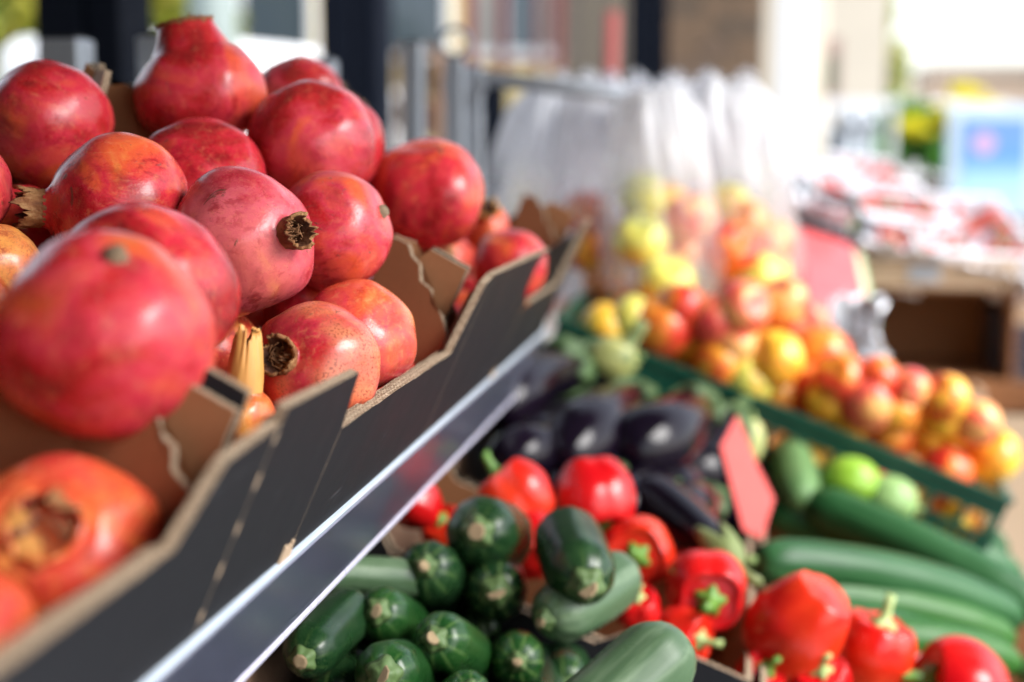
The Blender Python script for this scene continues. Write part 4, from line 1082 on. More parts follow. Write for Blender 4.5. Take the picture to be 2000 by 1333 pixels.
# ---- cucumbers
def cuc_mat(name, c1, c2):
    m = M(name, .42, .25); v = m.coord((1, 1, .1)); xyz = m.sep(m.coord())
    ang = m.math('ARCTAN2', xyz[1], xyz[0]); st = m.ramp(m.math('SINE', m.math('MULTIPLY', ang, 9)), [(.2, 0.0), (1.0, .3)])
    c = m.mix(m.ramp(m.noise(45, 4, .6, v), [(.35, 0.0), (.75, 1.0)]), c1, c2); c = m.mix(st, c, c2)
    m.col(c); m.bump(m.math('ADD', m.noise(160, 3), m.math('MULTIPLY', st, .6)), .35, .0015); return m.mat
CU = [cuc_mat('cucumber_skin', (.008, .052, .013), (.035, .12, .04)), cuc_mat('cucumber_skin_bright', (.011, .068, .008), (.038, .13, .022)), cuc_mat('cucumber_skin_pale', (.06, .14, .045), (.15, .26, .10))]
def cuc_mesh(R, L, bend, seed):
    rings = []; off = V((seed, 0, 3))
    for i in range(1, 52):
        u = i / 52; e = min(u, 1 - u) * L / R
        rr = R * (1 - (1 - min(1, e / 1.5)) ** 2) ** .5
        if u > .78: rr *= 1 - .25 * ((u - .78) / .22)
        def f(p, u=u, rr=rr):
            k = 1 + .02 * math.cos(9 * p) + .03 * noise.noise(V((math.cos(p), math.sin(p), u * 8)) + off)
            return V((rr * k * math.cos(p) + bend * (math.sin(u * PI) - .6), rr * k * math.sin(p), (u - .5) * L))
        rings.append(f)
    return revolve('flesh', rings, 36, [])
def cucumber(p0, p1, wpx, h0, h1, label, seed, mi=0, bend=.008, name='cucumber'):
    a = low(*p0, h0); b = low(*p1, h1); R = wpx * ((a + b) / 2 - CAM).dot(FW) / FPX / 2; ax = b - a
    q = V(ax).normalized(); side = (UP - q * UP.dot(q)).normalized()
    mt = Matrix((side, q.cross(side), q)).transposed().to_euler()
    t = thing(name, label, name, (a + b) / 2, 'cucumbers in the brown box', mt)
    me = cuc_mesh(R, ax.length, bend, seed); me.materials.append(CU[mi]); link('flesh', me, t)
    b_ = MB(); L = ax.length; b_.tube([(bend * -.55, 0, -L / 2 + .004), (bend * -.6, 0, -L / 2 - .008)], [.006, .004], 10); b_.build('stalk_end', [STEM_G], t, True)
    return t
cucumber((1572, 968), (2060, 1200), 92, .045, .05, 'long dark cucumber lying on top, running out at the right edge', 1, 0)
cucumber((1470, 1078), (2000, 1195), 92, .03, .04, 'long curved cucumber lowest of the top pair, pale sheen along its back', 2, 0, .016)
cucumber((1560, 1150), (1985, 1240), 84, .005, .02, 'cucumber directly under the curved one', 3, 1, .01)
cucumber((1700, 1235), (1995, 1290), 80, .0, .01, 'cucumber lowest in the box behind the right hand peppers', 4, 1)
cucumber((1515, 1000), (1790, 1090), 76, .01, .01, 'bright green cucumber between the two long top ones', 5, 1)
cucumber((1528, 845), (1566, 975), 86, .06, .045, 'short pale banded cucumber pointing up behind the red card', 6, 2)
cucumber((1500, 985), (1640, 1060), 90, .015, .0, 'short dark cucumber stub beside the red card', 7, 0)
cucumber((1835, 1010), (1975, 1075), 48, .02, .02, 'thin cucumber tip showing beyond the top cucumber', 8, 0)
cucumber((1900, 1140), (2060, 1230), 80, -.02, -.02, 'shaded cucumber in the lower right of the box', 9, 1)
cucumber((1600, 1100), (1900, 1180), 80, -.03, -.03, 'hidden cucumber in the bottom layer', 10, 1)
cucumber((1640, 1040), (1950, 1140), 80, -.02, -.02, 'bottom layer cucumber under the top one', 11, 0)
cucumber((1590, 1010), (2010, 1215), 78, .018, .02, 'slender green cucumber wedged between the two longest ones', 13, 1)
cucumber((1560, 1195), (1900, 1262), 76, -.008, .0, 'slender dark cucumber near the brown rim of the box', 14, 0)
cucumber((1690, 1010), (2000, 1120), 66, .012, .012, 'slender cucumber along the far side of the heap', 15, 0)
cucumber((1985, 1300), (2080, 1340), 76, .0, .0, 'pale cucumber cut by the lower right corner', 12, 2)
# pale green squashes
LIME = [plain('yellow_green_rind', (.22, .40, .03), .35, scale=30, var=.25), plain('soft_green_rind', (.22, .36, .12), .4, scale=30, var=.25)]
def squash(px, py, wpx, h, axis, label, seed, m, el=1.15, cat='green squash'):
    c = low(px, py, h)
    if c.y > 1.79: c = ray_y(px, py, 1.79)
    R = wpx * (c - CAM).dot(FW) / FPX / 2
    t = thing('green_squash', label, cat, c, None, orient(axis))
    rings = [(lambda p, th=PI * i / 22: V((math.sin(th) ** .9 * R * (1 + .03 * math.cos(8 * p)) * math.cos(p), math.sin(th) ** .9 * R * (1 + .03 * math.cos(8 * p)) * math.sin(p), -math.cos(th) * R * el - (.1 * R if math.sin(th) < .3 else 0) * 0))) for i in range(1, 22)]
    link('rind', revolve('rind', rings, 40, [m]), t)
    b = MB(); b.tube([(0, 0, R * el - .002), (0, 0, R * el + .008)], [.005, .004], 10); b.build('stalk', [STEM_G], t, True)
squash(1662, 940, 96, .05, cd2(.9, -.2, .1), 'bright yellow green squash behind the topmost cucumber', 1, LIME[0])
squash(1738, 975, 92, .05, cd2(.9, -.3, .1), 'soft green squash right of the yellow green one', 2, LIME[1])
squash(1195, 702, 88, .06, cd2(.9, .1, .2), 'yellowish green squash resting between aubergines and green crate', 3, plain('olive_yellow_rind', (.36, .36, .12), .4, scale=30))
squash(1462, 862, 62, .07, cd2(.1, .95, .1), 'yellowish squash peeping behind the red card', 4, plain('olive_yellow_rind', (.40, .42, .16), .4, scale=30), 1.5)

# ---- red price card
def red_sheet():
    pts = [(1440, 812), (1408, 872), (1452, 1035), (1488, 1052), (1512, 975), (1478, 905)]
    o = low(1470, 1060, -.01); n = camdir(.35, .1, .9)
    ps = [on_plane(x, y, o, n) for x, y in pts]; c = sum(ps, V((0, 0, 0))) / 6
    t = thing('red_sheet', 'blank coral red card stuck upright between aubergines and cucumbers', 'card', c)
    m = plain('coral_card', (.72, .085, .075), .6, scale=30, var=.06)
    vs = [p - c for p in ps] + [p - c - n * .0015 for p in ps]; k = 6
    fs = [tuple(range(6))[::-1], tuple(range(6, 12))] + [(i, (i + 1) % 6, 6 + (i + 1) % 6, 6 + i) for i in range(6)]
    link('card_sheet', mesh('card_sheet', vs, fs, [m]), t)
    b = MB(); q = low(1475, 1090, -.06) - c; b.tube([ps[3] - c - n * .003, q], .002, 8); b.build('holder_pin', [BLACK_P], t)
red_sheet()

# ================================================================= GREEN CRATE AND NECTARINES
GX, GY = V((-.2664, 0, 1.2585)), 1.86
GS = V((.585, 0, -.222)).normalized(); GA = math.atan2(.222, .585); GN = V((math.sin(GA), 0, math.cos(GA)))
def green_crate():
    L, W, H = .626, .40, .092
    t = thing('green_crate', 'dark green plastic lattice crate full of nectarines', 'crate', GX + V((0, GY, 0)), None, (0, GA, 0))
    g = M('dark_green_plastic', .38, .5); g.col(g.mix(g.noise(12, 3), (.003, .05, .03), (.006, .08, .05))); g = g.mat
    def wall(name, org, U, n, parent):
        """rim, mid band, posts and slots; U runs along the wall, outward normal = U x Z"""
        b = MB(); U = V(U); N = U.cross(V((0, 0, 1))); o = V(org)
        def bar(u0, u1, z0, z1, d0=0., d1=.004): b.quadbox(o + U * ((u0 + u1) / 2) - N * ((d0 + d1) / 2) + V((0, 0, (z0 + z1) / 2)), U * ((u1 - u0) / 2), N * ((d1 - d0) / 2), V((0, 0, (z1 - z0) / 2)))
        bar(0, n, -.008, 0, -.006, .006); bar(0, n, -.030, -.008)
        bar(0, n, -.060, -.054); bar(0, n, -H, -.084)
        k = int(n / .042)
        for i in range(k + 1): u = i * (n - .008) / k; bar(u, u + .008, -.054, -.030)
        k2 = int(n / .014)
        for i in range(k2 + 1): u = i * (n - .006) / k2; bar(u, u + .006, -.084, -.060)
        bar(0, n * .46, -.0541, -.0299, .0005, .0035) if name == 'near_wall' else None
        return b.build(name, [g], parent)
    wall('near_wall', (0, 0, 0), (1, 0, 0), L, t); wall('far_wall', (L, W, 0), (-1, 0, 0), L, t)
    wall('downhill_wall', (L, .0045, 0), (0, 1, 0), W - .009, t); wall('uphill_wall', (0, W - .0045, 0), (0, -1, 0), W - .009, t)
    b = MB(); b.box(.004, L - .004, .004, W - .004, -H, -H + .004); b.build('base', [g], t)
green_crate()
def nect_mat(c1, c2, c3):
    m = M('nectarine_skin', .30, .5)
    oi = m.n('ShaderNodeObjectInfo'); cb = m.n('ShaderNodeCombineXYZ'); r = m.math('MULTIPLY', oi.outputs['Random'], 37)
    m.l(r, cb.inputs[0]); m.l(m.math('MULTIPLY', r, 1.7), cb.inputs[1])
    va = m.n('ShaderNodeVectorMath', operation='ADD'); m.l(m.coord(), va.inputs[0]); m.l(cb.outputs[0], va.inputs[1])
    m.col(m.ramp(m.noise(.85, 4, .55, va.outputs[0], .6), [(.40, c1), (.54, c2), (.68, c3)])); return m.mat
NM = {'y': nect_mat((.82, .54, .06), (.82, .42, .03), (.74, .17, .02)), 'o': nect_mat((.78, .40, .04), (.72, .20, .02), (.55, .03, .02)), 'r': nect_mat((.78, .26, .03), (.64, .05, .02), (.50, .015, .012)),
      'p': nect_mat((.80, .40, .12), (.70, .12, .07), (.55, .03, .04)), 'g': nect_mat((.62, .62, .16), (.66, .60, .10), (.70, .34, .06))}
def round_fruit(R, seed, mat, name):
    off = V((seed, 1, 4)); rings = []
    for i in range(1, 26):
        th = PI * i / 26
        def f(p, th=th):
            s, c = math.sin(th), math.cos(th)
            d = V((s * math.cos(p), s * math.sin(p), -c * .95))
            cre = .05 * math.exp(-(((p + PI) % (2 * PI) - PI) / .16) ** 2) * s ** .5
            k = 1 - cre + .025 * noise.noise(d * 1.2 + off)
            if -c > .86: d.z -= (-c - .86) * 1.2
            return d * k * R
        rings.append(f)
    return revolve(name, rings, 32, [mat])
NME = {(k, s): round_fruit(1.0, s * 3 + 1, NM[k], 'flesh') for k in NM for s in range(2)}
STK = MB(); STK.tube([(0, 0, .70), (.02, 0, .80)], [.07, .05], 8); STK = STK.mesh('stem_scar', [SCAR], True)
def fruit(name, c, R, kind, axis, label, cat, group, seed):
    t = thing(name, label, cat, c, group, orient(axis, seed)); t.scale = (R, R, R)
    link('flesh', NME[(kind, seed % 2)], t); link('stem_scar', STK, t); return t
NC = []
G_N = 'nectarines heaped in the green crate'
def nect(px, py, wpx, kind, h, label, seed, ax=None):
    v = at(px, py, 1) - CAM; o = GX + GN * h
    c = CAM + v * ((o - CAM).dot(GN) / v.dot(GN))
    c.y = max(c.y, GY + .03); v2 = v * (c.y / v.y); c = CAM + v2 if abs(c.y - (CAM + v2).y) < 1e-6 else c
    R = 1.18 * wpx * (c - CAM).dot(FW) / FPX / 2
    NC.append((c, R)); fruit('nectarine', c, R, kind, ax or V((rnd.uniform(-1, 1), rnd.uniform(-1, 1), rnd.uniform(0, 1))), label, 'nectarine', G_N, seed)
NL = [(1182, 640, 84, 'y', 0.02, 'yellow nectarine at the upper left end of the crate rim'),
 (1232, 620, 76, 'g', .05, 'yellow green nectarine beside the first yellow one at the upper end'),
 (1292, 640, 106, 'r', .04, 'dark red nectarine below the bag of yellow apples'),
 (1362, 665, 92, 'y', .03, 'golden nectarine right of the dark red one'),
 (1330, 600, 84, 'r', .08, 'red nectarine touching the bottom of the middle bag'),
 (1404, 712, 92, 'o', .02, 'orange nectarine low by the rim under the golden one'),
 (1395, 625, 88, 'p', .08, 'pinkish nectarine between the middle and right bags'),
 (1437, 672, 82, 'p', .05, 'rose pink nectarine at the centre of the upper group'),
 (1450, 600, 96, 'p', .10, 'pink nectarine under the right bag'),
 (1482, 640, 82, 'y', .06, 'small yellow nectarine above the golden orange one'),
 (1512, 702, 100, 'y', .05, 'golden orange nectarine, brightest of the middle row'),
 (1464, 738, 92, 'g', .03, 'lemon yellow nectarine resting on the crate rim'),
 (1562, 632, 96, 'p', .09, 'peach coloured nectarine showing its stem hollow'),
 (1600, 700, 112, 'r', .06, 'large red nectarine below the peach coloured one'),
 (1575, 760, 96, 'r', .02, 'deep red nectarine low behind the rim, beside the lemon yellow one'),
 (1617, 782, 74, 'y', .025, 'small yellow nectarine on the rim under the red ones'),
 (1640, 740, 90, 'r', .06, 'red nectarine leading to the lower group'),
 (1698, 784, 108, 'p', .05, 'large peach and red nectarine left of the lower group'),
 (1712, 742, 80, 'r', .08, 'red nectarine on top of the large peach one'),
 (1775, 762, 76, 'p', .08, 'pale pink nectarine at the back of the lower group'),
 (1752, 800, 84, 'o', .05, 'orange nectarine in the middle of the lower group'),
 (1795, 826, 104, 'y', .03, 'large yellow nectarine in the front of the lower group'),
 (1740, 845, 80, 'r', .015, 'red nectarine at the rim left of the large yellow one'),
 (1846, 778, 84, 'o', .09, 'orange nectarine at the top of the lower group'),
 (1872, 848, 100, 'y', .035, 'bright yellow nectarine right of the large yellow one'),
 (1845, 815, 76, 'y', .06, 'small golden nectarine above the bright yellow one'),
 (1908, 826, 80, 'p', .07, 'pinkish nectarine at the right slope of the heap'),
 (1938, 890, 94, 'y', .03, 'yellow nectarine in the lowest corner of the crate'),
 (1900, 888, 80, 'o', .015, 'orange nectarine at the rim near the lowest corner'),
 (1520, 775, 70, 'o', .0, 'orange nectarine half sunk behind the rim'),
 (1660, 835, 74, 'y', .0, 'yellow nectarine half sunk behind the rim under the large peach one'),
 (1530, 590, 84, 'p', .12, 'rosy nectarine at the top back by the right bag')]
for i, (px, py, wp, kd, h, lab) in enumerate(NL): nect(px, py, wp, kd, h, lab, i)
for iy in range(6):
    for ix in range(9):
        R = .034; p = GX + GS * (.04 + ix * .068) + V((0, GY + .038 + iy * .065, 0)) + GN * (-.054 + R * .0)
        for lay in range(2):
            q = p + GN * (lay * .052) + GS * (lay * .03)
            if lay and (ix == 8): continue
            if all((q - c).length > (R + r) * .75 for c, r in NC):
                NC.append((q, R)); kd = 'yorpy'[(ix * 3 + iy * 2 + lay) % 5]
                fruit('nectarine', q, R, kd, V((rnd.uniform(-1, 1), rnd.uniform(-1, 1), 1)), 'nectarine buried in the lower layers of the green crate', 'nectarine', G_N, ix + iy)
# box the crate stands on
def under_box():
    o = GX + V((0, GY, 0)) - GN * .095
    t = thing('support_box', 'brown cardboard box carrying the green crate', 'cardboard box', o, None, (0, GA, 0))
    for nm, ol, org, U in (('near_panel', [(0, -.12), (.62, -.12), (.62, 0), (0, 0)], (0, .02, 0), (1, 0, 0)), ('downhill_panel', [(0, -.12), (.38, -.12), (.38, 0), (0, 0)], (.62, .0265, 0), (0, 1, 0)),
                           ('far_panel', [(0, -.12), (.62, -.12), (.62, 0), (0, 0)], (.62, .412, 0), (-1, 0, 0)), ('uphill_panel', [(0, -.12), (.38, -.12), (.38, 0), (0, 0)], (0, .4055, 0), (0, -1, 0))):
        panel(nm, ol, .006, org, U, (0, 0, 1), [CB_TAN, CB_IN, CB_EDGE], t)
    b = MB(); b.box(.008, .612, .028, .404, -.119, -.113); b.build('base_panel', [CB_TAN], t)
under_box()

# ================================================================= HANGING BAGS OF APPLES
def bag_mat():
    m = bpy.data.materials.new('translucent_white_film'); m.use_nodes = True; nt = m.node_tree; nt.nodes.clear(); L = nt.links.new
    o = nt.nodes.new('ShaderNodeOutputMaterial'); tr = nt.nodes.new('ShaderNodeBsdfTransparent'); tr.inputs[0].default_value = (.97, .97, .98, 1)
    tl = nt.nodes.new('ShaderNodeBsdfTranslucent'); tl.inputs[0].default_value = (.86, .87, .90, 1); df = nt.nodes.new('ShaderNodeBsdfPrincipled')
    df.inputs['Base Color'].default_value = (.86, .87, .90, 1); df.inputs['Roughness'].default_value = .28
    m1 = nt.nodes.new('ShaderNodeMixShader'); m1.inputs[0].default_value = .5; L(tl.outputs[0], m1.inputs[1]); L(df.outputs[0], m1.inputs[2])
    m2 = nt.nodes.new('ShaderNodeMixShader'); L(tr.outputs[0], m2.inputs[1]); L(m1.outputs[0], m2.inputs[2])
    tc = nt.nodes.new('ShaderNodeTexCoord'); mp = nt.nodes.new('ShaderNodeMapping'); mp.inputs['Scale'].default_value = (1, 1, .22); L(tc.outputs['Object'], mp.inputs[0])
    nz = nt.nodes.new('ShaderNodeTexNoise'); nz.inputs['Scale'].default_value = 42; nz.inputs['Detail'].default_value = 5; L(mp.outputs[0], nz.inputs[0])
    # the film is doubled (hem and gathered folds) towards the handles: attribute 'ply' written on the mesh
    at_ = nt.nodes.new('ShaderNodeAttribute'); at_.attribute_name = 'ply'
    rp = nt.nodes.new('ShaderNodeValToRGB'); rp.color_ramp.elements[0].position = .35; rp.color_ramp.elements[0].color = (.14, .14, .14, 1); rp.color_ramp.elements[1].position = .7; rp.color_ramp.elements[1].color = (.38, .38, .38, 1); L(nz.outputs[0], rp.inputs[0])
    ad = nt.nodes.new('ShaderNodeMath'); ad.operation = 'ADD'; ad.use_clamp = True; L(rp.outputs[0], ad.inputs[0]); L(at_.outputs['Fac'], ad.inputs[1]); L(ad.outputs[0], m2.inputs[0])
    bp = nt.nodes.new('ShaderNodeBump'); bp.inputs['Strength'].default_value = .7; bp.inputs['Distance'].default_value = .01; L(nz.outputs[0], bp.inputs['Height']); L(bp.outputs[0], df.inputs['Normal']); L(bp.outputs[0], tl.inputs['Normal'])
    L(m2.outputs[0], o.inputs[0]); return m
FILM = bag_mat()
def bag(tx, ty, tw, bx, by, bw, d, label, seed, full=True, ply=.75):
    """tx,ty: pixel of the gathered top; bx,by: pixel of the bottom; widths in px"""
    top = at(tx, ty, d); bot = at(bx, by, d); s = d / FPX; ax = (bot - top); H = ax.length; off = V((seed * 3, 1, 0))
    t = thing('carrier_bag', label, 'plastic bag', top, 'thin white carrier bags hanging from the steel tube')
    rings = []; K = 40; plys = []
    for i in range(1, K):
        u = i / K
        wdt = (tw * (.45 + .55 * min(1, u / .14) ** .7)) + (bw * 1.1 - tw) * min(1, (u / .60)) ** 1.1
        rr = wdt * s / 2 * (1 if u < .80 else math.sqrt(max(0, 1 - ((u - .80) / .21) ** 2)))
        pl = max(0, 1 - u / .75)
        def f(p, u=u, rr=rr, pl=pl):
            w1 = V((math.cos(p) * 2.2, math.sin(p) * 2.2, u * 1.3)) + off; w2 = V((math.cos(p) * 5.5, math.sin(p) * 5.5, u * 1.6)) + off
            fold = 1 + .42 * (pl * .8 + .35) * noise.noise(w1) + .30 * (pl + .15) * noise.noise(w2) + .10 * noise.noise(V((math.cos(p) * 2, math.sin(p) * 2, u * 6)) + off)
            q = ax * (u + .10 * (1 - u) * noise.noise(V((math.cos(p) * 1.8, math.sin(p) * 1.8, 3)) + off))
            return q + RT * (rr * fold * math.cos(p)) + V((RT.y * -1, RT.x, 0)) * (rr * .62 * fold * math.sin(p))
        rings.append(f); plys.append(u)
    # rings run top to bottom
    me = revolve('film', rings, 96, [FILM])
    a = me.attributes.new('ply', 'FLOAT', 'POINT'); vals = []
    for u in plys:
        for k in range(96): vals.append(ply * max(0, 1 - max(0, u - .16) / .32) ** .9)
    vals += [ply, 0.0]
    a.data.foreach_set('value', vals[:len(me.vertices)] + [0.0] * (len(me.vertices) - len(vals)))
    link('film', me, t)
    for sx in (-1, 1):
        b = MB(); q = RT * (sx * tw * s * .22)
        pts = [q + ax * .03, q * 1.2 + V((0, 0, .008)), q * .9 + V((0, 0, .016)), q * .5 + V((0, 0, .008)), q * .5 + ax * .03]
        b.tube(pts, [.011, .009, .008, .009, .011], 8); b.build('handle', [FILM], t, True)
def apple(px, py, wpx, kind, d, label, seed):
    c = at(px, py, d); fruit('apple', c, 1.14 * wpx * d / FPX / 2, kind, V((rnd.uniform(-.5, .5), rnd.uniform(-1, 0), rnd.uniform(.2, 1))), label, 'apple', 'apples in the hanging bags', seed)
def steel_tube():
    a = at(925, 150, 2.05); b_ = at(1530, 225, 2.30)
    t = thing('hanging_tube', 'galvanised steel tube on a bracket from which the white bags hang', 'hanging rail', (a.x, a.y, 0))
    o = V((a.x, a.y, 0))
    q = MB(); q.tube([a - o, b_ - o], .011, 16); q.build('tube', [STEEL], t, True)
    q = MB(); q.quadbox((a - o) + V((.0, .0, -.015)), V((.012, 0, 0)), V((0, .012, 0)), V((0, 0, .03))); q.build('bracket', [STEEL], t, bevel=.002)
    q = MB(); z = a.z - .046; q.box(-.013, .013, -.013, .013, .02, z); q.build('upright', [STEEL], t, bevel=.002)
    e = at(888, 100, 2.02) - o
    q = MB(); q.box(e.x - .013, e.x + .013, e.y - .013, e.y + .013, .02, e.z - .012); q.build('upright', [STEEL], t, bevel=.002)
    q = MB()
    ringc = e + V((0, 0, .012)); q.tube([ringc + V((.02 * math.cos(k * PI / 8), 0, .02 * math.sin(k * PI / 8))) for k in range(17)], .004, 8); q.build('ring_hook', [STEEL], t, True)
    q = MB(); q.quadbox((b_ - o) + V((0, 0, -(b_.z) / 2)), V((.010, 0, 0)), V((0, .010, 0)), V((0, 0, b_.z / 2 - .012))); q.build('upright', [STEEL], t)
    for dz in (.0,):
        q = MB(); q.quadbox(((a - o) + e) / 2 + V((0, 0, -.03)), V((abs(e.x) / 2 + .02, 0, 0)), V((0, .006, 0)), V((0, 0, .012))); q.build('cross_plate', [STEEL], t)
steel_tube()
bag(1075, 160, 110, 1010, 560, 190, 2.35, 'empty greyish bag hanging leftmost, falling behind the far box', 1, ply=.7)
bag(1120, 158, 150, 1070, 590, 230, 2.50, 'wide milky empty bag behind the leftmost hanging one', 5, ply=.75)
bag(1165, 165, 130, 1168, 600, 180, 2.24, 'hanging bag of red apples next to the raised corner of the far box', 2, ply=.8)
bag(1275, 165, 150, 1300, 606, 215, 2.16, 'hanging bag of yellow apples in the middle', 3, ply=.8)
bag(1420, 160, 190, 1466, 594, 195, 2.22, 'hanging bag of red and yellow apples, rightmost', 4, ply=.85)
bag(1215, 160, 130, 1215, 430, 190, 2.55, 'empty bag layered behind the bag of yellow apples', 6, ply=.85)
bag(1350, 160, 150, 1360, 430, 210, 2.55, 'empty bag layered behind the right two bags', 7, ply=.85)
AP = [(1148, 420, 86, 'r', 2.24, 'dark red apple at the top of the left apple bag'), (1185, 470, 80, 'r', 2.27, 'red apple deeper in the left apple bag'), (1150, 490, 84, 'o', 2.22, 'orange apple in the left bag beside the box corner'), (1182, 552, 82, 'o', 2.24, 'amber apple at the bottom of the left apple bag'),
      (1262, 385, 92, 'g', 2.18, 'green yellow apple topmost in the middle bag'), (1300, 400, 84, 'o', 2.2, 'orange blushed apple near the top of the middle bag'), (1252, 472, 94, 'g', 2.13, 'large lime yellow apple at the left of the middle bag'), (1345, 425, 90, 'p', 2.17, 'peach coloured apple at the right of the middle bag'),
      (1300, 550, 100, 'g', 2.13, 'pale yellow apple at the bottom of the middle bag'), (1330, 490, 84, 'p', 2.2, 'pinkish apple in the centre of the middle bag'), (1265, 420, 80, 'r', 2.22, 'red apple hidden behind the topmost green yellow one'),
      (1422, 400, 80, 'g', 2.24, 'greenish apple topmost in the right bag'), (1455, 440, 90, 'o', 2.22, 'orange red apple high in the right bag'), (1430, 490, 98, 'r', 2.18, 'deep red apple with its stem hollow in the right bag'), (1500, 470, 92, 'p', 2.22, 'pink apple at the right side of the right bag'),
      (1478, 545, 92, 'g', 2.18, 'yellow green apple at the bottom of the right bag'), (1430, 545, 70, 'o', 2.26, 'orange apple low at the back of the right bag'), (1512, 530, 60, 'y', 2.26, 'small yellow apple by the lower right of the right bag')]
for i, (a, b_, c, k_, d, lab) in enumerate(AP): apple(a, b_, c, k_, d, lab, i)

# ================================================================= RIGHT HAND BACKGROUND STALL
def melon():
    c = at(1618, 528, 2.70); 
    t = thing('watermelon_piece', 'cut piece of watermelon with red flesh and pale rind, behind the right bag', 'watermelon', c, None, (.36, math.radians(14), math.radians(8)))
    fl = M('watermelon_flesh', .35, .5); fl.col(fl.ramp(fl.noise(30, 4), [(.3, (.62, .07, .08)), (.7, (.72, .13, .13))])); rn = plain('pale_rind', (.60, .66, .42), .5); sk = plain('green_rind', (.10, .20, .06), .4, scale=25, var=.5)
    def wedge(name, r0, r1, mt):
        n = 22; vs = []; fs = []
        for e in (-.17, .17):
            for k in range(n + 1):
                a = -PI * .02 - PI * .47 * k / n
                for r in (r0, r1): vs.append((r * math.cos(a) - .05, e, r * math.sin(a)))
        m_ = 2 * (n + 1)
        for k in range(n):
            i = 2 * k
            fs += [(i, i + 1, i + 3, i + 2), (m_ + i, m_ + i + 2, m_ + i + 3, m_ + i + 1), (i + 1, m_ + i + 1, m_ + i + 3, i + 3), (i, i + 2, m_ + i + 2, m_ + i)]
        fs += [(0, m_, m_ + 1, 1), (2 * n, 2 * n + 1, m_ + 2 * n + 1, m_ + 2 * n)]
        link(name, mesh(name, vs, fs, [mt], False), t)
    wedge('flesh', .002, .118, fl.mat); wedge('pale_rind', .1182, .130, rn); wedge('skin', .1302, .134, sk)
    b = MB(); b.box(-.30, .12, -.20, .20, -.30, -.14)
    bb = thing('melon_box', 'low brown box under the watermelon piece', 'cardboard box', c + V((0, 0, -.137)))
    for nm, (x0, x1, y0, y1) in (('near_panel', (-.22, .1, -.2, -.194)), ('far_panel', (-.22, .1, .194, .2)), ('left_panel', (-.22, -.214, -.193, .193)), ('right_panel', (.094, .1, -.193, .193)), ('top_panel', (-.213, .093, -.193, .193))):
        b = MB(); b.box(x0, x1, y0, y1, -.6 if nm != 'top_panel' else -.006, 0); b.build(nm, [CB_TAN], bb)
melon()
def crumpled():
    c = at(1668, 660, 2.45)
    t = thing('crumpled_wrap', 'crumpled silvery clear wrapping beside the nectarines', 'plastic wrap', c)
    m = M('silvery_wrap', .12, .8, (.72, .74, .78), .55); m.bump(m.noise(40, 5, .6), .6, .01)
    n = 26; vs = []; fs = []
    for i in range(n):
        for j in range(n):
            u, v = i / (n - 1) - .5, j / (n - 1) - .5
            q = V((u * .085, 0, v * .14)); w_ = .03 * noise.noise(V((u * 5, v * 4, 1))) + .016 * noise.noise(V((u * 14, v * 12, 3)))
            vs.append(q + V((w_ * .8, w_ * 1.6 + .03 * math.cos(u * 5), w_ * .6)))
    for i in range(n - 1):
        for j in range(n - 1): fs.append((i * n + j, (i + 1) * n + j, (i + 1) * n + j + 1, i * n + j + 1))
    o = link('film_sheet', mesh('film_sheet', vs, fs, [m.mat], False), t); md = o.modifiers.new('thickness', 'SOLIDIFY'); md.thickness = .0006
crumpled()
